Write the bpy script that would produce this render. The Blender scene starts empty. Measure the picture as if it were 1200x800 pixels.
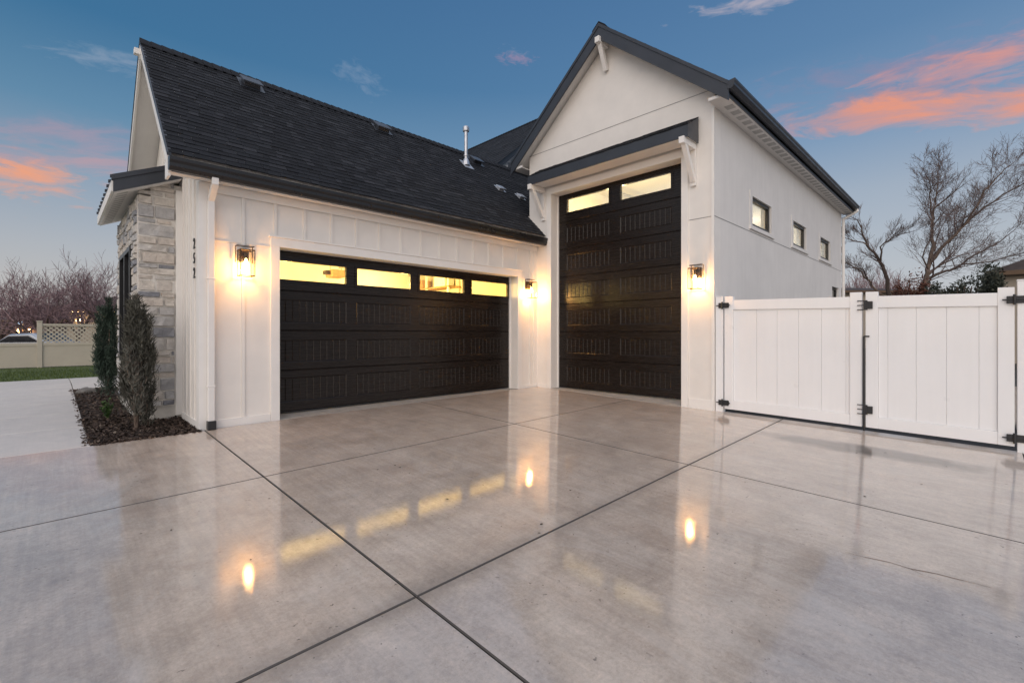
import bpy, bmesh, math, random
from mathutils import Vector, Matrix
R = math.radians
rng = random.Random(7)
sc = bpy.context.scene
col = sc.collection

# ------------------------------------------------------------------ helpers
class MB:
    """collects polygons, links them as ONE mesh object"""
    def __init__(s): s.v = []; s.f = []; s.t = []
    def face(s, pts, tone=0.5):
        b = len(s.v); s.v += [tuple(p) for p in pts]; s.f.append(tuple(range(b, b+len(pts)))); s.t.append(tone)
    def hexa(s, p, tone=0.5):           # 8 points: bottom 4 (ccw), top 4
        b = len(s.v); s.v += [tuple(q) for q in p]
        for f in ((3,2,1,0),(4,5,6,7),(0,1,5,4),(1,2,6,5),(2,3,7,6),(3,0,4,7)):
            s.f.append(tuple(b+i for i in f)); s.t.append(tone)
    def box(s, x0, x1, y0, y1, z0, z1, tone=0.5):
        x0,x1 = sorted((x0,x1)); y0,y1 = sorted((y0,y1)); z0,z1 = sorted((z0,z1))
        s.hexa([(x0,y0,z0),(x1,y0,z0),(x1,y1,z0),(x0,y1,z0),(x0,y0,z1),(x1,y0,z1),(x1,y1,z1),(x0,y1,z1)], tone)
    def bar(s, a, b, w, h, up=(0,0,1), tone=0.5):   # square bar from a to b
        a=Vector(a); b=Vector(b); d=(b-a).normalized(); u=Vector(up)
        x=d.cross(u).normalized()*(w/2); y=x.cross(d).normalized()*(h/2)
        s.hexa([a-x-y,a+x-y,b+x-y,b-x-y,a-x+y,a+x+y,b+x+y,b-x+y], tone)
    def prism(s, poly, off, tone=0.5):  # polygon extruded by a vector
        off=Vector(off); n=len(poly); b=len(s.v)
        s.v += [tuple(p) for p in poly]+[tuple(Vector(p)+off) for p in poly]
        s.f.append(tuple(range(b,b+n))[::-1]); s.f.append(tuple(range(b+n,b+2*n))); s.t += [tone]*2
        for i in range(n):
            j=(i+1)%n; s.f.append((b+i,b+j,b+n+j,b+n+i)); s.t.append(tone)
    def tube(s, pts, rad, n=8, tone=0.5, cap=True):
        pts=[Vector(p) for p in pts]; b=len(s.v); prev=None
        if not isinstance(rad,(list,tuple)): rad=[rad]*len(pts)
        for i,p in enumerate(pts):
            d=(pts[min(i+1,len(pts)-1)]-pts[max(i-1,0)]).normalized()
            ref=prev if prev is not None else (Vector((0,0,1)) if abs(d.z)<.9 else Vector((1,0,0)))
            x=(ref-d*ref.dot(d)); x=x.normalized() if x.length>1e-6 else d.orthogonal().normalized()
            prev=x; y=d.cross(x)
            for k in range(n):
                a=2*math.pi*k/n; s.v.append(tuple(p+(x*math.cos(a)+y*math.sin(a))*rad[i]))
        for i in range(len(pts)-1):
            for k in range(n):
                k2=(k+1)%n; s.f.append((b+i*n+k,b+i*n+k2,b+(i+1)*n+k2,b+(i+1)*n+k)); s.t.append(tone)
        if cap:
            s.f.append(tuple(b+k for k in range(n))[::-1]); s.t.append(tone)
            e=b+(len(pts)-1)*n; s.f.append(tuple(e+k for k in range(n))); s.t.append(tone)
    def lathe(s, prof, c, n=20, tone=0.5):   # prof: (r,z) list, about vertical axis at c
        s.tube([(c[0],c[1],c[2]+z) for r,z in prof],[r for r,z in prof],n,tone)
    def build(s, name, m, parent=None, smooth=False, bevel=0, origin=None):
        me=bpy.data.meshes.new(name)
        o0 = worg(parent) if parent is not None else Vector(origin or (0,0,0))
        me.from_pydata([tuple(Vector(p)-o0) for p in s.v],[],s.f)
        at=me.attributes.new('tone','FLOAT','FACE'); at.data.foreach_set('value',s.t)
        me.materials.append(m)
        if smooth: me.polygons.foreach_set('use_smooth',[True]*len(me.polygons))
        me.update()
        o=bpy.data.objects.new(name,me); col.objects.link(o)
        if parent is not None: o.parent=parent
        else: o.location=o0
        if bevel:
            b=o.modifiers.new('bevel','BEVEL'); b.width=bevel; b.segments=2; b.limit_method='ANGLE'; b.angle_limit=R(50)
        return o

def worg(o):
    p=Vector((0,0,0))
    while o is not None: p+=Vector(o.location); o=o.parent
    return p
def tag(o,label=None,cat=None,group=None,kind=None):
    if label: o['label']=label
    if cat: o['category']=cat
    if group: o['group']=group
    if kind: o['kind']=kind
    return o
def empty(name,loc,label,cat,group=None):
    o=bpy.data.objects.new(name,None); col.objects.link(o); o.location=loc; o.empty_display_size=.2
    return tag(o,label,cat,group)
def copy_tree(o,parent=None):
    c=o.copy(); col.objects.link(c)
    if parent is not None: c.parent=parent
    for ch in [x for x in bpy.data.objects if x.parent==o]: copy_tree(ch,c)
    return c

# ------------------------------------------------------------------ materials
class NT:
    def __init__(s,name):
        s.m=bpy.data.materials.new(name); s.m.use_nodes=True; s.t=s.m.node_tree
        s.b=s.t.nodes['Principled BSDF']; s.out=s.t.nodes['Material Output']
    def n(s,typ,**kw):
        x=s.t.nodes.new(typ)
        for k,v in kw.items():
            if k in x.inputs: x.inputs[k].default_value=v
            else: setattr(x,k,v)
        return x
    def l(s,a,b): s.t.links.new(a,b)
    def coord(s,scale=(1,1,1)):
        tc=s.n('ShaderNodeTexCoord'); mp=s.n('ShaderNodeMapping'); mp.inputs['Scale'].default_value=scale
        s.l(tc.outputs['Object'],mp.inputs['Vector']); return mp.outputs[0]
    def noise(s,scale,detail=4,rough=.55,vec=None,dist=0):
        x=s.n('ShaderNodeTexNoise'); x.inputs['Scale'].default_value=scale; x.inputs['Detail'].default_value=detail
        x.inputs['Roughness'].default_value=rough; x.inputs['Distortion'].default_value=dist
        if vec is not None: s.l(vec,x.inputs['Vector'])
        return x.outputs['Fac']
    def ramp(s,fac,stops):
        r=s.n('ShaderNodeValToRGB'); e=r.color_ramp.elements
        while len(e)<len(stops): e.new(.5)
        for i,(p,c) in enumerate(stops):
            e[i].position=p; e[i].color=(c,c,c,1) if isinstance(c,(int,float)) else (*c,1)
        s.l(fac,r.inputs[0]); return r.outputs[0]
    def mix(s,fac,a,b,mode='MIX'):
        x=s.n('ShaderNodeMix',data_type='RGBA',blend_type=mode)
        for sk,v in ((x.inputs[0],fac),(x.inputs[6],a),(x.inputs[7],b)):
            if isinstance(v,(int,float)): sk.default_value=v
            elif isinstance(v,tuple): sk.default_value=(*v,1)
            else: s.l(v,sk)
        return x.outputs[2]
    def math(s,op,a,b=None,clamp=False):
        x=s.n('ShaderNodeMath',operation=op,use_clamp=clamp)
        for i,v in enumerate((a,b)):
            if v is None: continue
            if isinstance(v,(int,float)): x.inputs[i].default_value=v
            else: s.l(v,x.inputs[i])
        return x.outputs[0]
    def tone(s):
        a=s.n('ShaderNodeAttribute',attribute_name='tone'); return a.outputs['Fac']
    def bump(s,h,strength=.3,dist=.01,to='Normal'):
        b=s.n('ShaderNodeBump'); b.inputs['Strength'].default_value=strength; b.inputs['Distance'].default_value=dist
        s.l(h,b.inputs['Height']); s.l(b.outputs[0],s.b.inputs[to]); return b

def plain(name,c,rough=.6,metal=0,var=.12,scale=6,bump=.15,bscale=120,spec=.5,streak=0):
    t=NT(name); f=t.noise(scale,5,.6,t.coord())
    if streak: f=t.math('ADD',t.math('MULTIPLY',f,.6),t.math('MULTIPLY',t.noise(1,5,.65,t.coord((7,7,.55)),.3),.4))
    lo=tuple(max(0,x*(1-var)) for x in c); hi=tuple(min(1,x*(1+var*.6)) for x in c)
    t.l(t.ramp(f,[(.3,lo),(.7,hi)]),t.b.inputs['Base Color'])
    t.l(t.ramp(t.noise(scale*2.3,4,.6,t.coord()),[(.3,max(.02,rough-.08)),(.7,min(1,rough+.08))]),t.b.inputs['Roughness'])
    t.b.inputs['Metallic'].default_value=metal; t.b.inputs['Specular IOR Level'].default_value=spec
    if bump: t.bump(t.noise(bscale,3,.6,t.coord()),bump,.004)
    return t.m
def toned(name,stops,rough=.7,nscale=30,namt=.35,bump=.4,bdist=.006,bscale=60,spec=.4):
    """colour from the per-face tone attribute, broken up by noise"""
    t=NT(name); c=t.ramp(t.tone(),stops)
    f=t.noise(nscale,5,.65,t.coord())
    m=t.mix(namt,c,t.ramp(f,[(.25,.35),(.75,1.0)]),'MULTIPLY')
    t.l(m,t.b.inputs['Base Color']); t.b.inputs['Roughness'].default_value=rough; t.b.inputs['Specular IOR Level'].default_value=spec
    if bump: t.bump(t.noise(bscale,4,.65,t.coord()),bump,bdist)
    return t.m
def glow(name,c,strength):
    t=NT(name); t.b.inputs['Base Color'].default_value=(*c,1)
    t.b.inputs['Emission Color'].default_value=(*c,1); t.b.inputs['Emission Strength'].default_value=strength
    return t.m
def glass(name,tint=(1,1,1),ior=1.5,rough=.02):
    t=NT(name); t.t.nodes.remove(t.b)
    tr=t.n('ShaderNodeBsdfTransparent'); tr.inputs[0].default_value=(*tint,1)
    gl=t.n('ShaderNodeBsdfGlossy'); gl.inputs['Roughness'].default_value=rough
    fr=t.n('ShaderNodeFresnel'); ge=t.n('ShaderNodeNewGeometry'); t.l(t.math('SUBTRACT',ior,t.math('MULTIPLY',ge.outputs['Backfacing'],ior-1/ior)),fr.inputs['IOR'])
    mx=t.n('ShaderNodeMixShader'); t.l(fr.outputs[0],mx.inputs[0]); t.l(tr.outputs[0],mx.inputs[1]); t.l(gl.outputs[0],mx.inputs[2])
    t.l(mx.outputs[0],t.out.inputs['Surface']); return t.m

M={}
M['white']=plain('white_painted_siding',(.80,.765,.715),.5,var=.05,scale=2.5,bump=.12,bscale=180)
M['trim']=plain('white_painted_trim',(.82,.795,.755),.45,var=.04,scale=3,bump=.08,bscale=200)
M['stucco']=plain('pale_smooth_stucco',(.77,.745,.71),.75,var=.09,scale=1.4,bump=.5,bscale=190,streak=1)
M['soffit']=plain('soffit_paint',(.74,.72,.69),.55,var=.05,scale=3)
M['soffit_hole']=plain('soffit_louvre',(.46,.45,.43),.7)
M['vinyl']=plain('white_vinyl',(.86,.855,.85),.35,var=.05,scale=1.2,bump=.05,bscale=6,streak=1)
M['tan_vinyl']=plain('tan_vinyl',(.55,.49,.39),.45,var=.06,scale=2)
M['black']=plain('black_painted_steel',(.018,.018,.02),.4,var=.2)
M['gutter']=plain('black_gutter_metal',(.016,.015,.015),.32,var=.2,scale=2,bump=.05)
M['fascia']=plain('charcoal_fascia_metal',(.035,.04,.05),.38,var=.15,scale=3,bump=.05)
M['metal_roof']=plain('charcoal_standing_seam',(.03,.033,.04),.4,var=.15,scale=3,bump=.05)
M['galv']=plain('galvanised_steel',(.55,.56,.58),.38,metal=.85,var=.2,scale=12)
M['bronze']=plain('dark_bronze',(.07,.045,.025),.4,metal=.6,var=.2)
M['found']=plain('foundation_concrete',(.52,.50,.46),.8,var=.12,scale=8,bump=.4)
M['threshold']=plain('garage_slab_concrete',(.36,.34,.31),.55,var=.2,scale=7,bump=.3)
M['interior']=plain('painted_drywall',(.74,.69,.56),.8,var=.03,scale=1)
M['wood']=plain('plywood_shelf',(.42,.25,.11),.6,var=.25,scale=9)
M['win_frame']=plain('black_window_frame',(.012,.012,.013),.35)
M['glass']=glass('clear_window_glass',(.93,.95,.95))
M['lantern_glass']=glass('seeded_lantern_glass',(.97,.95,.90),1.45,.05)
M['bulb']=glow('lit_filament_bulb',(1,.70,.34),16)
M['fixture']=glow('lit_led_panel',(1,.86,.62),9)
M['shingle']=toned('charcoal_shingles',[(0,(.007,.008,.011)),(.45,(.015,.017,.022)),(1,(.038,.040,.047))],.85,70,.6,.9,.004,220,.3)
M['stone']=toned('ledgestone',[(0,(.27,.28,.31)),(.22,(.48,.475,.475)),(.45,(.64,.61,.57)),(.65,(.68,.61,.54)),(.82,(.72,.67,.60)),(1,(.36,.365,.395))],.85,14,.65,.9,.012,38)
M['mortar']=plain('pale_mortar',(.68,.65,.60),.9,var=.1,scale=20,bump=.6)
M['bark']=toned('bare_bark',[(0,(.10,.075,.062)),(1,(.20,.145,.11))],.9,8,.5,.6,.02,25)
M['twig']=toned('bare_twigs',[(0,(.095,.068,.062)),(1,(.21,.155,.138))],.9,3,.3,0)
M['twig_pink']=toned('reddish_sunset_tinted_twigs',[(0,(.15,.095,.098)),(1,(.40,.27,.27))],.9,3,.3,0)  # reddish twigs, with pink sunset light put into the paler tone
M['juniper']=toned('blue_grey_juniper',[(0,(.048,.046,.034)),(.5,(.095,.092,.072)),(.8,(.15,.15,.125)),(1,(.18,.125,.09))],.8,9,.4,0)
M['juniper_green']=toned('green_juniper',[(0,(.018,.032,.022)),(.6,(.05,.08,.058)),(1,(.10,.125,.10))],.8,9,.4,0)
M['evergreen']=toned('dark_evergreen',[(0,(.026,.030,.020)),(.6,(.062,.068,.046)),(1,(.13,.125,.085))],.85,2,.4,0)
M['redhedge']=toned('russet_hedge',[(0,(.07,.026,.016)),(.6,(.15,.058,.034)),(1,(.24,.11,.06))],.85,3,.4,0)
M['plant']=toned('green_leaves',[(0,(.03,.07,.015)),(1,(.09,.17,.04))],.6,20,.3,0)
M['mulch']=toned('bark_mulch',[(0,(.020,.013,.010)),(.6,(.07,.045,.033)),(.93,(.13,.09,.065)),(1,(.22,.18,.14))],.9,30,.4,0)
M['mulchbed']=plain('mulch_soil',(.045,.030,.023),.95,var=.5,scale=40,bump=1,bscale=60)
M['grass']=toned('lawn_grass',[(0,(.045,.075,.010)),(1,(.12,.165,.030))],.8,4,.4,0)
M['lawn']=plain('lawn_soil',(.07,.10,.02),.95,var=.4,scale=14,bump=.8,bscale=50)
M['soil']=plain('ground_soil',(.055,.048,.038),.95,var=.4,scale=1.5,bump=.6,bscale=20)
M['joint']=plain('joint_grime',(.035,.03,.026),.8,var=.3,scale=15)
M['rock']=plain('grey_boulder',(.17,.16,.15),.9,var=.3,scale=9,bump=.8,bscale=30)
M['leaf']=toned('dead_leaf',[(0,(.02,.014,.01)),(1,(.07,.04,.02))],.8,40,.4,0)
M['crack']=plain('rust_filled_crack',(.15,.085,.05),.8,var=.4,scale=30)
M['far_wall']=plain('beige_stucco_wall',(.42,.36,.29),.85,var=.08,scale=1)
M['far_roof']=plain('brown_roof_shingles',(.055,.04,.034),.9,var=.3,scale=3,bump=.6,bscale=10)
M['far_fascia']=plain('brown_fascia_paint',(.13,.08,.045),.7)
M['far_dark']=plain('dark_brick_wall',(.16,.10,.085),.9,var=.2,scale=2)
M['warm_far']=glow('lit_porch_lamp',(1,.62,.25),26)
M['cool_far']=glow('lit_window_pane',(.55,.75,1.0),1.2)
M['tyre']=plain('tyre_rubber',(.012,.012,.012),.8)
M['car_paint']=plain('silver_car_paint',(.42,.44,.47),.25,metal=.4,var=.03)
M['car_glass']=plain('dark_car_glass',(.01,.012,.016),.05,var=.05,bump=0)
M['wood_far']=plain('far_wood',(.075,.058,.056),.95,var=.5,scale=.4,bump=0)

def door_mat():
    t=NT('dark_brown_steel_door'); c=t.coord((3,3,90))
    g=t.noise(1.0,6,.7,c,.6)
    t.l(t.ramp(g,[(.3,(.0095,.0070,.0058)),(.75,(.019,.0135,.0108))]),t.b.inputs['Base Color'])
    t.l(t.ramp(g,[(.3,.20),(.7,.33)]),t.b.inputs['Roughness'])
    t.b.inputs['Specular IOR Level'].default_value=.30
    t.bump(g,.28,.004); return t.m
M['door']=door_mat()

def concrete(name,wet=True):
    t=NT(name); co=t.coord()
    big=t.noise(.55,6,.6,co,.4); mid=t.noise(3.2,8,.72,co,.4); fine=t.noise(45,5,.7,co); grit=t.noise(170,3,.7,co)
    broom=t.noise(1,4,.7,t.coord((2.0,90,1)),.25)          # fine broom texture
    drag=t.noise(1,6,.72,t.coord((26,.9,1)),.2)         # trowel and wear lines running to the doors
    drag2=t.noise(1,5,.7,t.coord((1.1,34,1)),.2)
    c=t.mix(.55,t.ramp(big,[(.3,(.27,.248,.226)),(.7,(.43,.40,.368))]),t.ramp(mid,[(.30,(.20,.185,.17)),(.70,(.49,.46,.425))]))
    c=t.mix(.45,c,t.ramp(fine,[(.3,.45),(.7,1.0)]),'MULTIPLY')
    c=t.mix(.30,c,t.ramp(grit,[(.3,.45),(.7,1.0)]),'MULTIPLY')
    c=t.mix(.12,c,t.ramp(broom,[(.3,.6),(.7,1.0)]),'MULTIPLY')
    c=t.mix(.28,c,t.ramp(drag,[(.32,.55),(.62,1.0)]),'MULTIPLY')
    c=t.mix(1.0,c,(1.84,1.67,1.52),'MULTIPLY')
    ef=t.ramp(t.noise(1.9,9,.74,t.coord((1.5,.7,1)),.9),[(.50,0),(.70,1)]); c=t.mix(t.math('MULTIPLY',ef,.42),c,(.60,.555,.505))
    wt=t.ramp(t.noise(1.3,8,.70,t.coord((1.0,.55,1)),1.2),[(.55,0),(.68,1)]); c=t.mix(t.math('MULTIPLY',wt,.18),c,(.155,.130,.110))
    # rusty blotches and specks
    bl=t.ramp(t.noise(.9,5,.6,t.coord((1,1.6,1)),1.0),[(.56,0),(.72,1)])
    c=t.mix(t.math('MULTIPLY',bl,.30),c,(.36,.27,.21))
    sp=t.ramp(t.noise(30,2,.5,co),[(.70,0),(.73,1)])
    spm=t.ramp(t.noise(1.4,4,.6,co),[(.42,.1),(.62,1)]); c=t.mix(t.math('MULTIPLY',t.math('MULTIPLY',sp,.75),spm),c,(.07,.058,.048))
    if wet:
        sx=t.n('ShaderNodeSeparateXYZ'); t.l(co,sx.inputs[0]); x,y=sx.outputs[0],sx.outputs[1]
        def band(v,c0,w,wob=.12,scale=2.2):
            d=t.math('ABSOLUTE',t.math('SUBTRACT',t.math('ADD',v,t.math('MULTIPLY',t.math('SUBTRACT',t.noise(scale,4,.6,co),.5),wob)),c0))
            return t.ramp(t.math('DIVIDE',d,w),[(0,1),(1,0)])
        st=t.math('MULTIPLY',band(y,-4.99,.11,.10,3),.30)           # grime beside the long joint
        c=t.mix(st,c,(.10,.092,.085)); tn=t.ramp(t.tone(),[(.1,.0),(.4,1)]); c=t.mix(tn,(.085,.072,.062),c)
        ex=t.math('DIVIDE',t.math('SUBTRACT',x,5.33),.30); ey=t.math('DIVIDE',t.math('ADD',y,6.15),1.25)
        rr=t.math('ADD',t.math('MULTIPLY',ex,ex),t.math('MULTIPLY',ey,ey))
        rr=t.math('ADD',rr,t.math('MULTIPLY',t.math('SUBTRACT',t.noise(2.4,4,.6,co),.5),1.3))
        e=t.ramp(rr,[(.35,1),(1.0,0)])
        c=t.mix(t.math('MULTIPLY',e,.8),c,(.085,.075,.066))           # damp patch by the gate
    t.l(c,t.b.inputs['Base Color'])
    h=t.math('ADD',t.math('MULTIPLY',fine,.5),t.math('MULTIPLY',broom,.8))
    t.bump(h,.18,.0035)
    if wet:
        pud=t.noise(.8,4,.55,co,.5)
        t.l(t.ramp(mid,[(.3,.38),(.7,.55)]),t.b.inputs['Roughness'])
        t.l(t.mix(1.0,t.ramp(t.math('ADD',t.math('MULTIPLY',pud,.6),t.math('MULTIPLY',drag,.4)),[(.35,1.0),(.65,.75)]),tn,'MULTIPLY'),t.b.inputs['Coat Weight'])
        t.l(t.ramp(t.math('ADD',t.math('MULTIPLY',pud,.6),t.math('MULTIPLY',mid,.4)),[(.32,.010),(.68,.055)]),t.b.inputs['Coat Roughness'])
        t.b.inputs['Coat IOR'].default_value=1.95
        b=t.n('ShaderNodeBump'); b.inputs['Strength'].default_value=.085; b.inputs['Distance'].default_value=.002
        wav=t.noise(34,2,.5,co)
        t.l(t.math('ADD',t.math('ADD',t.math('MULTIPLY',wav,.7),t.math('MULTIPLY',broom,.8)),t.math('ADD',t.math('MULTIPLY',fine,.6),t.math('MULTIPLY',drag,.5))),b.inputs['Height']); t.l(b.outputs[0],t.b.inputs['Coat Normal'])
    else:
        c=t.mix(.55,c,(.70,.68,.65)); t.l(c,t.b.inputs['Base Color'])
        t.b.inputs['Roughness'].default_value=.6
        t.b.inputs['Coat Weight'].default_value=.35; t.b.inputs['Coat Roughness'].default_value=.22
    return t.m
M['drive']=concrete('sealed_wet_concrete')
M['walk']=concrete('broomed_walk_concrete',False)

# ------------------------------------------------------------------ terrain
def G(x,y):
    xc=max(-8,min(9,x)); yc=max(-12,min(0,y))
    z=-.05+.008*xc+.034*yc-.0019*xc*yc
    if y>0:
        z+= .012*min(y,8)
        if y>8: z+=(-.165-(.046+.008*xc))*min(1,(y-8)/12)
    return z
def sheet(name,m,x0,x1,y0,y1,dz,nx,ny,skirt=.0,kind='structure'):
    b=MB()
    xs=[x0+(x1-x0)*i/nx for i in range(nx+1)]; ys=[y0+(y1-y0)*j/ny for j in range(ny+1)]
    for i in range(nx):
        for j in range(ny):
            b.face([(x,y,G(x,y)+dz) for x,y in ((xs[i],ys[j]),(xs[i+1],ys[j]),(xs[i+1],ys[j+1]),(xs[i],ys[j+1]))])
    if skirt:
        per=[(x,y0) for x in xs]+[(x1,y) for y in ys[1:]]+[(x,y1) for x in xs[::-1][1:]]+[(x0,y) for y in ys[::-1][1:]]
        for p,q in zip(per,per[1:]):
            b.face([(p[0],p[1],G(*p)+dz-skirt),(q[0],q[1],G(*q)+dz-skirt),(q[0],q[1],G(*q)+dz),(p[0],p[1],G(*p)+dz)])
    o=b.build(name,m); tag(o,kind=kind); return o
# ground to the horizon
b=MB()
gx=[-900,-300,-120,-60,-30,-16,-12,-8,-4,0,4,8,12,16,24,40,70,140,400,900]
gy=[-900,-300,-100,-40,-20,-14,-12,-9,-6,-3,0,2,4,6,8,11,14,17,20,26,40,80,200,900]
for i in range(len(gx)-1):
    for j in range(len(gy)-1):
        b.face([(x,y,G(x,y)-.075) for x,y in ((gx[i],gy[j]),(gx[i+1],gy[j]),(gx[i+1],gy[j+1]),(gx[i],gy[j+1]))])
tag(b.build('ground',M['soil']),kind='structure')
sheet('joint_bed',M['joint'],-13,15.9,-15.2,-.02,-.028,24,16)

# driveway slabs with tooled joints
def slab(b,x0,x1,y0,y1,gap=.003):
    x0+=gap;x1-=gap;y0+=gap;y1-=gap
    nx=max(3,int((x1-x0)/.4)); ny=max(3,int((y1-y0)/.4)); r=.0065
    xs=[x0]+[x0+r+(x1-x0-2*r)*i/nx for i in range(nx+1)]+[x1]
    ys=[y0]+[y0+r+(y1-y0-2*r)*j/ny for j in range(ny+1)]+[y1]
    def z(i,j):
        e=(i in(0,len(xs)-1)) or (j in (0,len(ys)-1)); return G(xs[i],ys[j])-(.006 if e else 0)
    base=len(b.v)
    for i in range(len(xs)):
        for j in range(len(ys)): b.v.append((xs[i],ys[j],z(i,j)))
    n=len(ys); idx=lambda i,j: base+i*n+j
    for i in range(len(xs)-1):
        for j in range(n-1): b.f.append((idx(i,j),idx(i+1,j),idx(i+1,j+1),idx(i,j+1))); b.t.append(0. if (i in(0,len(xs)-2) or j in(0,n-2)) else .5)
    for (p,q) in [((x0,y0),(x1,y0)),((x1,y0),(x1,y1)),((x1,y1),(x0,y1)),((x0,y1),(x0,y0))]:
        b.face([(p[0],p[1],G(*p)-.06),(q[0],q[1],G(*q)-.06),(q[0],q[1],G(*q)-.006),(p[0],p[1],G(*p)-.006)],0.)
b=MB(); XS=[-12.6,-9.4,-6.3,-3.2,.03,3.33,6.56,10.2,15.6]; YS=[-15,-12.4,-9.9,-7.45,-4.985,-2.43,.0]
for i in range(len(XS)-1):
    for j in range(len(YS)-1):
        y1=YS[j+1]
        if y1==0 and XS[i]>=6.5: continue
        if XS[i]>=6.5 and y1>-7.4: continue
        if XS[i]>=6.5 and YS[j]==-2.43: continue
        if y1==0 and XS[i+1]<.1: y1=-.09
        if y1==0: y1=-.03
        slab(b,XS[i],XS[i+1],YS[j],y1)
for v in range(len(b.v)): pass
tag(b.build('driveway',M['drive'],smooth=False),kind='structure')
# front walk beside the bed (slabs across it)
b=MB()
for k in range(7):
    slab(b,-2.75,-1.06,-.09+k*1.45,-.09+(k+1)*1.45,.006)
tag(b.build('walkway',M['walk']),kind='structure')
sheet('garden_bed',M['mulchbed'],-1.06,.0,-.085,6.42,-.012,6,24)
b=MB(); slab(b,-1.06,.19,6.45,8.6,.006); slab(b,-1.06,.19,8.6,10.06,.006); tag(b.build('path',M['walk']),kind='structure')
sheet('lawn',M['lawn'],-40,-2.76,-.09,19.9,-.02,20,20)
sheet('lawn_strip',M['lawn'],-2.75,20,10.07,19.9,-.02,20,14)

# threshold aprons under the two big doors
b=MB(); b.prism([(.957,-.03,-.2),(5.826,-.03,-.2),(5.826,.30,-.2),(.957,.30,-.2)],(0,0,.0001))
b=MB()
b.hexa([(.957,-.028,-.3),(5.826,-.028,-.3),(5.826,.32,-.3),(.957,.32,-.3),(.957,-.028,G(.957,0)+.004),(5.826,-.028,G(5.826,0)+.004),(5.826,.32,.0),(.957,.32,.0)])
b.hexa([(6.43,-3.424,-.3),(6.80,-3.424,-.3),(6.80,-.438,-.3),(6.43,-.438,-.3),(6.43,-3.424,G(6.45,-3.4)+.006),(6.80,-3.424,.0),(6.80,-.438,.0),(6.43,-.438,G(6.45,-.44)+.006)])
tag(b.build('door_threshold',M['threshold']),kind='structure')

# crack in the slab
b=MB(); pts=[(2.30,-6.50),(2.315,-6.60),(2.35,-6.72),(2.345,-6.82),(2.385,-6.93),(2.40,-7.05),(2.415,-7.16)]
br=[(2.345,-6.82),(2.31,-6.88),(2.30,-6.96)]
for kk,(p,q) in enumerate(list(zip(pts,pts[1:]))+list(zip(br,br[1:]))):
    w=(.0012,.003,.0022,.0035,.0028,.0014,.0012,.0008)[kk]
    b.face([(p[0]-w,p[1],G(*p)+.0015),(p[0]+w,p[1],G(*p)+.0015),(q[0]+w,q[1],G(*q)+.0015),(q[0]-w,q[1],G(*q)+.0015)])
tag(b.build('crack',M['crack']),kind='structure')

# mulch chips and lawn blades
b=MB()
for k in range(9000):
    x=rng.uniform(-1.05,-.01); y=rng.uniform(-.07,6.38) if k%3 else rng.uniform(-.07,2.0)
    if rng.random()<.05: x,y=(x,rng.uniform(-.13,-.07)) if rng.random()<.4 else (rng.uniform(-1.12,-1.05),y)
    if y>1.24 and x>-.5: continue
    s=rng.uniform(.008,.028); a=rng.uniform(0,6.28); w=s*rng.uniform(.25,.6); z=G(x,y)+rng.uniform(-.01,.014)
    dx,dy=math.cos(a)*s,math.sin(a)*s; ex,ey=-math.sin(a)*w,math.cos(a)*w; t1,t2=rng.uniform(-.012,.012),rng.uniform(-.012,.012)
    b.face([(x-dx-ex,y-dy-ey,z-t1),(x+dx-ex,y+dy-ey,z+t1+t2),(x+dx+ex,y+dy+ey,z+t1),(x-dx+ex,y-dy+ey,z-t1-t2)],rng.random())
tag(b.build('mulch',M['mulch']),'brown bark mulch chips covering the planting bed','mulch',kind='stuff')
b=MB()
for k in range(16000):
    x=rng.uniform(-6,2.2); y=rng.uniform(6.5,19.8) if k%2 else rng.uniform(9,16)
    if x>-2.75 and y<10.1: continue
    h=rng.uniform(.025,.07); a=rng.uniform(0,6.28); w=.007; z=G(x,y)-.02
    lx,ly=rng.uniform(-.03,.03),rng.uniform(-.03,.03)
    b.face([(x-w*math.cos(a),y-w*math.sin(a),z),(x+w*math.cos(a),y+w*math.sin(a),z),(x+lx,y+ly,z+h)],rng.random())
tag(b.build('grass',M['grass']),'short green lawn grass between walk and tan fence','grass',kind='stuff')

# ------------------------------------------------------------------ HOUSE
house=empty('house',(0,0,-.05),'white modern farmhouse with dark shingle roofs, stone bump-out and two dark garage doors','house')
DX0,DX1,DTOP=.957,5.826,2.44           # double garage door opening
TY0,TY1,TTOP=-3.424,-.438,4.27         # tall door opening (on x = 6.47)
RX=6.47; RX2=16.33; RY0,RY1=-3.99,.23  # tall bay
def wall_cells(b,conv,u0,u1,v0,v1,holes,th):
    """wall with rectangular holes; conv(u,v,d) -> point, d = depth behind the face"""
    us=sorted({u0,u1}|{h[0] for h in holes}|{h[1] for h in holes}); vs=sorted({v0,v1}|{h[2] for h in holes}|{h[3] for h in holes})
    inh=lambda u,v: any(h[0]<u<h[1] and h[2]<v<h[3] for h in holes)
    for a,c in zip(us,us[1:]):
        for e,f in zip(vs,vs[1:]):
            if inh((a+c)/2,(e+f)/2): continue
            for d in (0,th): b.face([conv(a,e,d),conv(c,e,d),conv(c,f,d),conv(a,f,d)])
    def rim(a,c,e,f):
        for p,q in (((a,e),(c,e)),((c,e),(c,f)),((c,f),(a,f)),((a,f),(a,e))):
            b.face([conv(*p,0),conv(*q,0),conv(*q,th),conv(*p,th)])
    rim(u0,u1,v0,v1)
    for h in holes: rim(*h)
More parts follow.
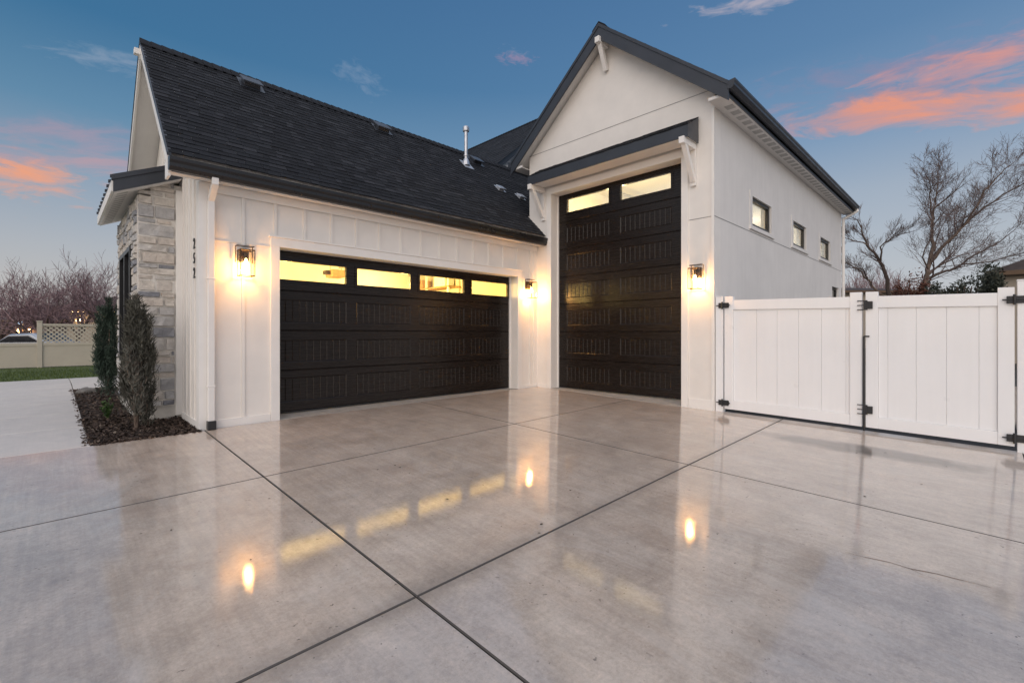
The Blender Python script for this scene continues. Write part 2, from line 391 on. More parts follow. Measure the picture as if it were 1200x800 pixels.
# -- double garage front wall (y = 0), board and batten
b=MB(); wall_cells(b,lambda u,v,d:(u,d,v),.0,RX,-.2,3.17,[(DX0,DX1,-.19,DTOP)],.25)
k=0
while .49+.41*k<RX-.05:
    x=.49+.41*k; k+=1
    z0=DTOP+.145 if DX0-.15<x<DX1+.15 else .06
    b.box(x-.02,x+.02,-.018,-.001,z0,3.168)
b.box(6.34,6.38,-.018,-.001,.06,3.168)
b.box(.125,DX0-.125,-.010,-.001,2.425,2.437)
b.build('garage_wall',M['white'],house)
b=MB()   # trims around the double door, corner board, base trim, frieze
b.box(DX0-.12,DX0,-.030,-.0,-.2,DTOP); b.box(DX1,DX1+.12,-.030,0,-.2,DTOP); b.box(DX0-.12,DX1+.12,-.032,0,DTOP,DTOP+.13)
b.box(DX0-.14,DX1+.14,-.045,0,DTOP+.13,DTOP+.15)
b.build('door_trim',M['trim'],house,bevel=.003)
b=MB(); b.prism([(-.026,-.026,-.2),(.12,-.026,-.2),(.12,-.001,-.2),(-.001,-.001,-.2),(-.001,.12,-.2),(-.026,.12,-.2)],(0,0,3.365))
b.build('corner_trim',M['trim'],house,bevel=.003)
for q in ((.122,DX0-.122,-.024,-.001,-.2,.06),(DX1+.122,RX-.03,-.024,-.001,-.2,.075),(-.024,-.001,.122,1.13,-.2,.05),(RX-.024,RX-.001,-.31,-.03,-.2,.075),(RX-.024,RX-.001,RY0+.01,TY0-.125,-.2,.085)):
    b=MB(); b.box(*q); b.build('base_trim',M['trim'],house,bevel=.003)
b=MB(); b.box(.13,RX-.01,-.024,-.02,3.05,3.166); b.build('frieze_trim',M['trim'],house)
# -- garage side wall (x = 0) with gable
rz=lambda y: 3.30+.98*(min(y,4.5-y)+.34)     # top of garage roof deck
b=MB()
b.prism([(0,.25,-.2),(0,4.6,-.2),(0,4.6,rz(4.6)-.2),(0,2.25,rz(2.25)-.2),(0,.25,rz(.25)-.2)],(.2,0,0))
b.face([(0,0,3.17),(0,.25,3.17),(0,.25,rz(.25)-.2),(0,.0,rz(0)-.2)])
for k in range(11):
    y=.33+.41*k*.62
    if y<4.4: b.box(-.018,-.001,y-.02,y+.02,.05,rz(y)-.25)
b.build('side_wall',M['white'],house)
# number plaque letters 2 5 2
for ch,zc in (('2',2.385),('5',2.19),('2',1.995)):
    cu=bpy.data.curves.new('house_number','FONT'); cu.body=ch; cu.size=.20; cu.extrude=.006; cu.offset=.001; cu.align_x='CENTER'; cu.align_y='CENTER'
    tmp=bpy.data.objects.new('tmp',cu); col.objects.link(tmp)
    me=bpy.data.meshes.new_from_object(tmp.evaluated_get(bpy.context.evaluated_depsgraph_get()))
    bpy.data.objects.remove(tmp)
    me.transform(Matrix(((0,0,-1,-.030),(-1,0,0,.23),(0,1,0,zc),(0,0,0,1)))); me.transform(Matrix.Translation(-worg(house)))
    me.materials.clear(); me.materials.append(M['black'])
    o=bpy.data.objects.new('house_number',me); col.objects.link(o); o.parent=house

# -- garage roof: deck + real shingle courses
def shingles(b,o,a,u,n,slen,rng_fn,exp=.112,seed=1):
    """o eave origin, a along-eave unit, u up-slope unit, n outward normal"""
    r=random.Random(seed); o=Vector(o);a=Vector(a);u=Vector(u);n=Vector(n); i=0; s=0.
    while s<slen:
        x0,x1=rng_fn(s); x=x0; ph=True
        while x<x1-1e-4:
            w=min(r.uniform(.08,.24),x1-x); 
            if x1-(x+w)<.06: w=x1-x
            hi=.012 if r.random()<.5 else .008
            s0=s+r.choice((0,0,.0,-.006,.006)); s1=min(s+exp*1.25,slen+.02)
            p=lambda xx,ss,h:o+a*xx+u*ss+n*h
            A,B,C,D=p(x+.002,s0,hi),p(x+w-.002,s0,hi),p(x+w-.002,s1,.001),p(x+.002,s1,.001)
            E,F=p(x+.002,s0,-.004),p(x+w-.002,s0,-.004)
            t=max(0,min(1,r.gauss(.46 if hi>.01 else .33,.24)))
            b.face([A,B,C,D],t); b.face([E,F,B,A],t*.5); b.face([E,A,D],t*.5); b.face([F,C,B],t*.5)
            x+=w
        s+=exp; i+=1
def ridge_caps(b,p0,p1,slope,seed=3,step=.14):
    r=random.Random(seed); p0=Vector(p0);p1=Vector(p1);L=(p1-p0).length;d=(p1-p0)/L;side=Vector((-d.y,d.x,0)); k=0
    while k*step<L:
        s0=k*step; s1=min(L,s0+step*1.35); w=.15; t=r.uniform(.15,.55)
        for sg in (-1,1):
            q=lambda s,h,ww:p0+d*s+side*(sg*ww)+Vector((0,0,h-slope*ww))
            b.face([q(s0,.035,0),q(s1,.018,0),q(s1,.018,w),q(s0,.035,w)],t)
            b.face([q(s0,.035,w),q(s1,.018,w),q(s1,0,w),q(s0,0,w)],t*.5)
            b.face([q(s0,.035,0),q(s0,.035,w),q(s0,.0,w),q(s0,.0,0)],t*.5)
        k+=1
GY=2.25; GZ=rz(GY); GX0=-.38; gs=.98; GL=math.hypot(1,gs)
b=MB()
sl=(GY+.34)*GL; un=Vector((0,1,gs)).normalized(); nn=Vector((0,-gs,1)).normalized()
ycut=RY1
shingles(b,(0,-.262,rz(-.262)),(1,0,0),un,nn,(GY+.262)*GL,lambda s:(GX0,RX-.004 if -.262+s/GL<ycut+.02 else 9.2),seed=11)
shingles(b,(0,2*GY+.36,rz(-.36)),(1,0,0),Vector((0,-1,gs)).normalized(),Vector((0,gs,1)).normalized(),sl,lambda s:(GX0,9.2),exp=.27,seed=12)
ridge_caps(b,(GX0-.01,GY,GZ+.01),(9.2,GY,GZ+.01),gs)
groof=b.build('garage_roof',M['shingle'],house)
b=MB()   # roof deck under the shingles (thin slab) and rake boards
for sg in (0,1):
    f=(lambda y:y) if sg==0 else (lambda y:2*GY-y)
    for (xa,xb,ya,yb) in ((GX0+.03,RX-.006,-.20,ycut+.02),(GX0+.03,9.2,ycut+.02,GY)):
        b.hexa([(xa,f(ya),rz(ya)-.15),(xb,f(ya),rz(ya)-.15),(xb,f(yb),rz(yb)-.15),(xa,f(yb),rz(yb)-.15),
                (xa,f(ya),rz(ya)-.006),(xb,f(ya),rz(ya)-.006),(xb,f(yb),rz(yb)-.006),(xa,f(yb),rz(yb)-.006)])
b.build('roof_deck',M['soffit'],groof)
b=MB()
for f in (lambda y:y,lambda y:2*GY-y):
    b.hexa([(GX0-.004,f(-.234),rz(-.234)-.22),(GX0+.026,f(-.234),rz(-.234)-.22),(GX0+.026,f(GY),GZ-.20),(GX0-.004,f(GY),GZ-.20),
            (GX0-.004,f(-.234),rz(-.234)-.03),(GX0+.026,f(-.234),rz(-.234)-.03),(GX0+.026,f(GY),GZ-.03),(GX0-.004,f(GY),GZ-.03)])
b.build('rake_board',M['trim'],groof)
b=MB()
for f in (lambda y:y,lambda y:2*GY-y):
    b.hexa([(GX0-.014,f(-.27),rz(-.27)-.035),(GX0+.03,f(-.27),rz(-.27)-.035),(GX0+.03,f(GY),GZ-.035),(GX0-.014,f(GY),GZ-.035),
            (GX0-.014,f(-.27),rz(-.27)+.006),(GX0+.03,f(-.27),rz(-.27)+.006),(GX0+.03,f(GY),GZ+.006),(GX0-.014,f(GY),GZ+.006)])
b.build('drip_edge',M['fascia'],groof)
# gutter: K-profile trough along the eave
b=MB(); prof=[(-.236,3.33),(-.236,3.16),(-.30,3.16),(-.335,3.20),(-.335,3.24),(-.352,3.272),(-.352,3.312),(-.335,3.312)]
b.prism([(GX0,y,z) for y,z in prof],(RX-.012-GX0,0,0)); b.build('gutter',M['gutter'],house)
b=MB(); b.box(GX0+.03,RX-.012,-.234,-.21,3.15,3.32); b.box(GX0+.03,RX-.012,-.208,-.03,3.168,3.176); b.build('soffit',M['soffit'],house)
b=MB(); b.box(GX0+.0,GX0+.028,-.234,-.03,3.10,3.30); b.box(GX0-.002,GX0+.03,-.262,-.235,3.148,3.164); b.build('eave_return',M['trim'],house)
# downspout with elbow and black boot
b=MB()
for a,c in (((.10,-.285,3.17),(.10,-.285,3.08)),((.10,-.285,3.10),(.10,-.07,2.93)),((.10,-.07,2.955),(.10,-.07,.06))): b.bar(a,c,.075,.055,(0,1,0) if a[1]==c[1] else (0,0,1))
b.box(.05,.15,-.10,-.045,1.9,1.925); b.box(.05,.15,-.10,-.045,.5,.525)
b.build('downspout',M['trim'],house,bevel=.006)
b=MB(); b.box(.055,.15,-.125,-.03,G(.1,-.06)+.002,.065); b.build('downspout_boot',M['black'],house,bevel=.006)
# roof vents and flue
def roof_at(x,y,dn=0): return Vector((x,y,rz(y)))+nn*dn
def box_vent(x,y,s=1):
    b=MB(); o=roof_at(x,y); a=Vector((1,0,0))
    def P(i,j,h): return o+a*(i*s)+un*(j*s)+nn*(h*s)
    b.hexa([P(-.20,-.20,.012),P(.20,-.20,.012),P(.20,.2,.012),P(-.20,.2,.012),P(-.20,-.20,.022),P(.20,-.20,.022),P(.20,.2,.022),P(-.20,.2,.022)])
    b.hexa([P(-.13,-.12,.022),P(.13,-.12,.022),P(.13,.12,.022),P(-.13,.12,.022),P(-.12,-.10,.10),P(.12,-.10,.10),P(.12,.11,.07),P(-.12,.11,.07)])
    b.hexa([P(-.17,-.17,.10),P(.17,-.17,.10),P(.17,.14,.065),P(-.17,.14,.065),P(-.16,-.16,.125),P(.16,-.16,.125),P(.16,.14,.085),P(-.16,.14,.085)])
    return b
for x,y in ((1.13,2.0),(3.69,2.02),(6.30,1.98)): box_vent(x,y).build('roof_vent',M['fascia'],groof,bevel=.004)
for x,y in ((6.33,1.08),(6.93,.98)): box_vent(x,y,.62).build('roof_vent',M['galv'],groof,bevel=.003)
b=MB(); o=roof_at(5.78,1.70)
P=lambda i,j,h:o+Vector((1,0,0))*i+un*j+nn*h
b.hexa([P(-.14,-.2,.012),P(.14,-.2,.012),P(.14,.14,.012),P(-.14,.14,.012),P(-.14,-.2,.022),P(.14,-.2,.022),P(.14,.14,.022),P(-.14,.14,.022)])
b.lathe([(.10,-.02),(.085,.07),(.052,.14),(.045,.145),(.045,.80),(.075,.805),(.08,.83),(.08,.90),(.055,.93),(.02,.94)],o,16)
b.lathe([(.06,.20),(.06,.23)],o,16)
b.build('vent_pipe',M['galv'],groof,smooth=False)
# gable bracket at the garage gable apex
b=MB(); b.bar((-.46,GY,GZ-.20),(-.01,GY,GZ-.20),.09,.09); b.bar((-.38,GY,GZ-.22),(-.03,GY,GZ-.72),.07,.07,(1,0,0)); b.build('gable_bracket',M['trim'],house,bevel=.004)

# -- stone bump-out with metal shed roof
SX0,SY0,SY1=-.52,1.25,3.75
def stones(b,o,u,n,ulen,z0,z1,seed,skip=None):
    r=random.Random(seed); o=Vector(o);u=Vector(u);n=Vector(n); z=z0
    while z<z1-.03:
        h=min(r.choice((.075,.09,.11,.13,.16,.19)),z1-z)
        if z1-(z+h)<.05: h=z1-z
        x=-r.uniform(0,.15)
        while x<ulen:
            w=r.uniform(.18,.58); xa,xb=max(0,x),min(ulen,x+w); x+=w
            if xb-xa<.04: continue
            if skip and xa<skip[1] and xb>skip[0] and z+h>skip[2] and z<skip[3]:
                if xa<skip[0]-.06: xb=skip[0]
                elif xb>skip[1]+.06: xa=skip[1]
                else: continue
            g=.006; t=r.random(); d0=r.uniform(.012,.034); nx=max(3,int((xb-xa)/.055)); nz=max(3,int(h/.045)); base=len(b.v)
            sk=[r.uniform(-.008,.008) for _ in range(4)]
            for i in range(nx+1):
                for j in range(nz+1):
                    fu,fv=i/nx,j/nz; edge=i in(0,nx) or j in(0,nz)
                    dd=-.02 if edge else d0+r.uniform(-.007,.007)+.012*math.sin(fu*7+t*20)*math.sin(fv*5+t*9)
                    inset=g
                    px=xa+g+(xb-xa-2*g)*fu; pz=z+g+(h-2*g)*fv
                    if edge: px+=r.uniform(-.004,.004); pz+=r.uniform(-.004,.004)
                    elif i in(1,nx-1) : px+= (-1 if i==1 else 1)*((xb-xa)/nx-.014)
                    if not edge and j in(1,nz-1): pz+=(-1 if j==1 else 1)*(h/nz-.012)
                    b.v.append(tuple(o+u*px+n*dd+Vector((0,0,pz))))
            for i in range(nx):
                for j in range(nz):
                    q=base+i*(nz+1)+j; b.f.append((q,q+nz+1,q+nz+2,q+1)); b.t.append(max(0,min(1,t+r.uniform(-.05,.05))))
        z+=h
b=MB(); WY=(1.75,3.25,.75,2.50)   # stone window opening (y0,y1,z0,z1)
stones(b,(SX0+.001,SY0-.001,0),(1,0,0),(0,-1,0),.44,.146,3.40,21)
stones(b,(SX0-.001,SY0,0),(0,1,0),(-1,0,0),SY1-SY0,.146,3.1,22,(WY[0]-SY0,WY[1]-SY0,WY[2],WY[3]))
stone=b.build('stone_veneer',M['stone'],house)
b=MB(); wall_cells(b,lambda u,v,d:(SX0+d,u,v),SY0,SY1,.146,3.15,[WY],.15); b.box(SX0+.152,-.002,SY0,SY0+.15,.146,3.38); b.box(SX0+.152,-.002,SY1-.15,SY1,.146,3.15)
b.build('stone_wall',M['mortar'],house)
b=MB(); b.box(SX0+.01,-.003,SY0+.01,SY1,-.3,.144); b.build('foundation',M['found'],house)
b=MB(); b.box(-.075,-.003,SY0-.05,SY0+.02,.0,3.3); b.build('corner_trim',M['trim'],house,bevel=.003)
# stone window
b=MB(); x0=SX0+.03
for a in ((WY[0],WY[0]+.07,WY[2],WY[3]),(WY[1]-.07,WY[1],WY[2],WY[3]),(WY[0]+.07,WY[1]-.07,WY[2],WY[2]+.07),(WY[0]+.07,WY[1]-.07,WY[3]-.07,WY[3]),((WY[0]+WY[1])/2-.04,(WY[0]+WY[1])/2+.04,WY[2]+.07,WY[3]-.07)):
    b.box(x0-.07,x0+.05,a[0],a[1],a[2],a[3])
w=b.build('window',M['win_frame'],house,bevel=.003)
b=MB(); b.box(x0+.0,x0+.008,WY[0]+.06,WY[1]-.06,WY[2]+.06,WY[3]-.06); b.build('pane',M['car_glass'],w)
b=MB(); b.box(SX0-.07,SX0+.0,WY[0]-.05,WY[1]+.05,WY[2]-.08,WY[2]-.002); b.build('sill',M['found'],w,bevel=.005)
# shed roof
bx0,bz0,bz1=-.80,3.30,3.66; by0,by1=1.08,3.82
b=MB()
b.hexa([(bx0,by0,bz0-.05),(-.002,by0,bz1-.05),(-.002,by1,bz1-.05),(bx0,by1,bz0-.05),(bx0,by0,bz0),(-.002,by0,bz1),(-.002,by1,bz1),(bx0,by1,bz0)])
ys=by0+.02
while ys<by1:
    b.hexa([(bx0-.02,ys-.014,bz0-.012),(-.004,ys-.014,bz1-.002),(-.004,ys+.014,bz1-.002),(bx0-.02,ys+.014,bz0-.012),(bx0-.02,ys-.011,bz0+.03),(-.004,ys-.011,bz1+.04),(-.004,ys+.011,bz1+.04),(bx0-.02,ys+.011,bz0+.03)])
    ys+=.30
sr=b.build('shed_roof',M['metal_roof'],house)
b=MB(); b.hexa([(bx0+.01,by0-.02,bz0-.20),(-.03,by0-.02,bz1-.205),(-.03,by0,bz1-.205),(bx0+.01,by0,bz0-.20),(bx0+.01,by0-.02,bz0-.03),(-.03,by0-.02,bz1-.03),(-.03,by0,bz1-.03),(bx0+.01,by0,bz0-.03)])
b.hexa([(bx0-.01,by0-.035,bz0-.045),(-.03,by0-.035,bz1-.045),(-.03,by0-.02,bz1-.045),(bx0-.01,by0-.02,bz0-.045),(bx0-.01,by0-.035,bz0+.02),(-.03,by0-.035,bz1+.02),(-.03,by0-.02,bz1+.02),(bx0-.01,by0-.02,bz0+.02)])
b.build('fascia_board',M['fascia'],sr)
b=MB(); b.box(bx0-.008,bx0+.02,by0+.002,by1,bz0-.19,bz0-.052); b.build('eave_board',M['trim'],sr)
b=MB(); b.hexa([(bx0+.022,by0+.002,bz0-.205),(-.03,by0+.002,bz1-.22),(-.03,by1,bz1-.22),(bx0+.022,by1,bz0-.205),(bx0+.022,by0+.002,bz0-.19),(-.03,by0+.002,bz1-.205),(-.03,by1,bz1-.205),(bx0+.022,by1,bz0-.19)]); so=b.build('soffit',M['soffit'],sr)
b=MB()
for k in range(16):
    b=MB(); ya=by0+.12+k*.16; ss=(bz1-bz0-.015)/(-.03-bx0-.022); za=bz0-.205
    f=lambda x:za+ss*(x-bx0-.022)-.0015
    b.face([(bx0+.06,ya,f(bx0+.06)),(bx0+.18,ya,f(bx0+.18)),(bx0+.18,ya+.08,f(bx0+.18)),(bx0+.06,ya+.08,f(bx0+.06))])
    b.build('soffit_vent',M['soffit_hole'],sr)

# -- tall bay
RYM=(RY0+RY1)/2; RS=.843; RTOP=7.22; RO=.28; REAVE=2.42
tz=lambda y: RTOP-RS*abs(y-RYM)
b=MB()
wall_cells(b,lambda u,v,d:(RX+d,u,v),RY0,RY1,-.2,4.98,[(TY0,TY1,-.19,TTOP)],.25)
zw=tz(RY0)-.22
b.prism([(RX,RY0,4.98),(RX,RY1,4.98),(RX,RY1,zw),(RX,RYM,RTOP-.22),(RX,RY0,zw)],(.25,0,0))
b.build('gable_wall',M['white'],house)
SW=[(8.254,9.40),(11.0,12.13),(13.6,14.74)]; SZ=(3.29,3.855)
b=MB()
holes=[(a,c,SZ[0],SZ[1]) for a,c in SW]+[(15.05,15.95,1.55,2.60)]
wall_cells(b,lambda u,v,d:(u,RY0+d,v),RX+.25,RX2,-.2,zw,holes,.2)
b.build('stucco_wall',M['stucco'],house)
b=MB(); b.box(RX+.25,RX2,RY1-.2,RY1-.001,-.2,zw)
b.prism([(RX2-.2,RY0+.2,-.2),(RX2-.2,RY1-.2,-.2),(RX2-.2,RY1-.2,zw),(RX2-.2,RYM,RTOP-.3),(RX2-.2,RY0+.2,zw)],(.2,0,0))
b.build('bay_wall',M['stucco'],house)
b=MB()   # flashing joints between siding sheets
b.box(RX-.004,RX-.0005,RY0+.0,RY1,5.265,5.277); b.box(RX-.004,RX-.0005,RY0,TY0-.13,3.15,3.162)
b.box(RX,RX2,RY0-.004,RY0-.0005,3.15,3.162)
b.build('flashing_joint',plain('joint_flashing',(.30,.29,.28),.6),house)
b=MB(); b.box(RX-.026,RX-.0,TY0-.12,TY0,-.2,TTOP); b.box(RX-.026,RX,TY1,TY1+.12,-.2,TTOP); b.box(RX-.028,RX,TY0-.12,TY1+.12,TTOP,TTOP+.13)
b.build('door_trim',M['trim'],house,bevel=.003)
b=MB(); b.box(RX-.02,RX-.0045,RY0+.0,RY0+.045,.085,4.95); b.build('corner_trim',M['trim'],house)
# tall roof
b=MB(); tl=math.hypot(1,RS)
ur=Vector((0,1,RS)).normalized(); nr=Vector((0,-RS,1)).normalized()
ey=RYM-REAVE-.03
shingles(b,(0,ey,tz(ey)),(1,0,0),ur,nr,(REAVE+.03)*tl,lambda s:(RX-RO,RX2+.3),exp=.27,seed=31)
shingles(b,(0,2*RYM-ey,tz(ey)),(1,0,0),Vector((0,-1,RS)).normalized(),Vector((0,RS,1)).normalized(),(REAVE+.03)*tl,lambda s:(RX-RO,RX2+.3),exp=.27,seed=32)
ridge_caps(b,(RX-RO-.012,RYM,RTOP+.01),(RX2+.3,RYM,RTOP+.01),RS)
troof=b.build('tall_roof',M['shingle'],house)
b=MB()
for f in (lambda y:y,lambda y:2*RYM-y):
    ya=RYM-REAVE; b.hexa([(RX-RO+.03,f(ya),tz(ya)-.17),(RX2+.28,f(ya),tz(ya)-.17),(RX2+.28,f(RYM),RTOP-.17),(RX-RO+.03,f(RYM),RTOP-.17),(RX-RO+.03,f(ya),tz(ya)-.006),(RX2+.28,f(ya),tz(ya)-.006),(RX2+.28,f(RYM),RTOP-.006),(RX-RO+.03,f(RYM),RTOP-.006)])
b.build('roof_deck',M['soffit'],troof)
b=MB()
for f in (lambda y:y,lambda y:2*RYM-y):
    ya=RYM-REAVE-.02; xa=RX-RO
    b.hexa([(xa-.004,f(ya),tz(ya)-.30),(xa+.026,f(ya),tz(ya)-.30),(xa+.026,f(RYM),RTOP-.30),(xa-.004,f(RYM),RTOP-.30),(xa-.004,f(ya),tz(ya)-.004),(xa+.026,f(ya),tz(ya)-.004),(xa+.026,f(RYM),RTOP-.004),(xa-.004,f(RYM),RTOP-.004)])
    b.hexa([(xa-.018,f(ya),tz(ya)-.06),(xa-.004,f(ya),tz(ya)-.06),(xa-.004,f(RYM),RTOP-.06),(xa-.018,f(RYM),RTOP-.06),(xa-.018,f(ya),tz(ya)+.008),(xa-.004,f(ya),tz(ya)+.008),(xa-.004,f(RYM),RTOP+.008),(xa-.018,f(RYM),RTOP+.008)])
b.build('rake_fascia',M['fascia'],troof)
# eave soffit boxes and gutters, both sides
for sg in (0,1):
    f=(lambda y:y) if sg==0 else (lambda y:2*RYM-y)
    yo=RYM-REAVE; ze=tz(yo)
    b=MB(); b.box(RX-RO+.03,RX2+.26,f(yo+.02),f(RY0-.002),4.972,4.984); b.box(RX-RO+.03,RX-RO+.05,f(yo+.02),f(RY0+.0),4.986,ze-.16)
    so=b.build('soffit',M['soffit'],house)
    if sg==0:
        x=RX+.12
        while x<RX2:
            b=MB(); b.box(x,x+.16,-4.235,-4.095,4.9685,4.9715); b.build('soffit_vent',M['soffit_hole'],so); x+=.27
    b=MB(); b.box(RX-RO+.028,RX2+.26,f(yo-.0),f(yo+.02),4.96,ze-.02); b.build('eave_fascia',M['fascia'],house)
    b=MB(); pr=[(-.002,.0),(-.002,-.125),(-.07,-.125),(-.105,-.085),(-.105,-.05),(-.122,-.02),(-.122,.012),(-.105,.012)]
    b.prism([(RX-RO-.01,f(yo+p),ze-.015+q) for p,q in pr],(RX2+.27-RX+RO,0,0)); b.build('gutter',M['fascia'],house)
b=MB()
for a,c in (((16.42,-4.38,5.06),(16.42,-4.38,4.98)),((16.42,-4.38,5.0),(16.36,-4.04,4.80)),((16.36,-4.04,4.83),(16.36,-4.04,.05))): b.tube([a,c],.04,8)
b.build('downspout',M['trim'],house)
# gable bracket
b=MB(); b.bar((RX-RO-.07,RYM,RTOP-.33),(RX-.01,RYM,RTOP-.33),.10,.11); b.bar((RX-RO+.03,RYM,RTOP-.34),(RX-.03,RYM,RTOP-.82),.085,.085,(1,0,0)); b.build('gable_bracket',M['trim'],house,bevel=.004)
# canopy over the tall door
CY0,CY1=-3.715,-.14; CX=RX-.42
b=MB()
b.hexa([(CX,CY0,4.615),(RX-.03,CY0,4.60),(RX-.03,CY1,4.60),(CX,CY1,4.615),(CX,CY0,4.635),(RX-.03,CY0,4.86),(RX-.03,CY1,4.86),(CX,CY1,4.635)])
canopy=b.build('canopy',M['fascia'],house)
b=MB(); sv=Vector((.39,0,.225)); L=sv.length; sv.normalize(); shingles(b,(CX-.03,CY1+.03,4.625),(0,-1,0),sv,Vector((-sv.z,0,sv.x)),L+.02,lambda s:(0,CY1-CY0+.06),exp=.15,seed=41)
b.build('canopy_shingles',M['shingle'],canopy)
b=MB(); b.box(CX-.024,CX-.002,CY0-.012,CY1+.012,4.43,4.625); b.hexa([(CX-.022,CY0-.018,4.43),(RX-.03,CY0-.018,4.43),(RX-.03,CY0-.002,4.43),(CX-.022,CY0-.002,4.43),(CX-.022,CY0-.018,4.64),(RX-.03,CY0-.018,4.87),(RX-.03,CY0-.002,4.87),(CX-.022,CY0-.002,4.64)])
b.hexa([(CX-.0,CY1+.002,4.43),(RX-.03,CY1+.002,4.43),(RX-.03,CY1+.018,4.43),(CX,CY1+.018,4.43),(CX,CY1+.002,4.64),(RX-.03,CY1+.002,4.87),(RX-.03,CY1+.018,4.87),(CX,CY1+.018,4.64)])
b.build('fascia_board',M['fascia'],canopy)
b=MB(); b.box(CX-.001,RX-.03,CY0,CY1,4.445,4.46); b.build('soffit',M['soffit'],canopy)
for yb in (CY0+.07,CY1-.07):
    b=MB(); b.bar((CX-.07,yb,4.385),(RX-.005,yb,4.385),.09,.11); b.bar((CX+.02,yb,4.37),(RX-.03,yb,3.80),.08,.08,(1,0,0))
    b.box(RX-.05,RX-.002,yb-.045,yb+.045,3.72,4.33)
    b.build('bracket',M['trim'],canopy,bevel=.004)

# -- side windows
for k,(a,c) in enumerate(SW):
    z0,z1=SZ; b=MB(); y=RY0
    for q in ((a,a+.06,z0,z1),(c-.06,c,z0,z1),(a+.06,c-.06,z0,z0+.06),(a+.06,c-.06,z1-.06,z1)): b.box(q[0],q[1],y+.03,y+.10,q[2],q[3])
    w=b.build('window',M['win_frame'],house,bevel=.002)
    b=MB(); b.box(a+.05,c-.05,y+.06,y+.066,z0+.05,z1-.05); b.build('pane',M['glass'],w)
    b=MB(); b.box(a-.13,a-.0,y-.012,y-.0006,z0-.02,z1+.10); b.box(c,c+.13,y-.012,y-.0006,z0-.02,z1+.10); b.box(a,c,y-.012,y-.0006,z1,z1+.10)
    b.build('casing',M['stucco'],w)
    b=MB(); b.box(a-.15,c+.15,y-.035,y-.0006,z0-.09,z0-.022); b.box(a,c,y-.012,y-.0006,z0-.022,z0-.0005); b.build('sill',M['stucco'],w,bevel=.003)
b=MB()
for q in ((15.05,15.11,1.55,2.60),(15.89,15.95,1.55,2.60),(15.11,15.89,2.54,2.60),(15.11,15.89,1.55,1.61)): b.box(q[0],q[1],RY0+.06,RY0+.13,q[2],q[3])
w=b.build('window',M['win_frame'],house); b=MB(); b.box(15.10,15.90,RY0+.09,RY0+.096,1.6,2.55); b.build('pane',M['glass'],w)

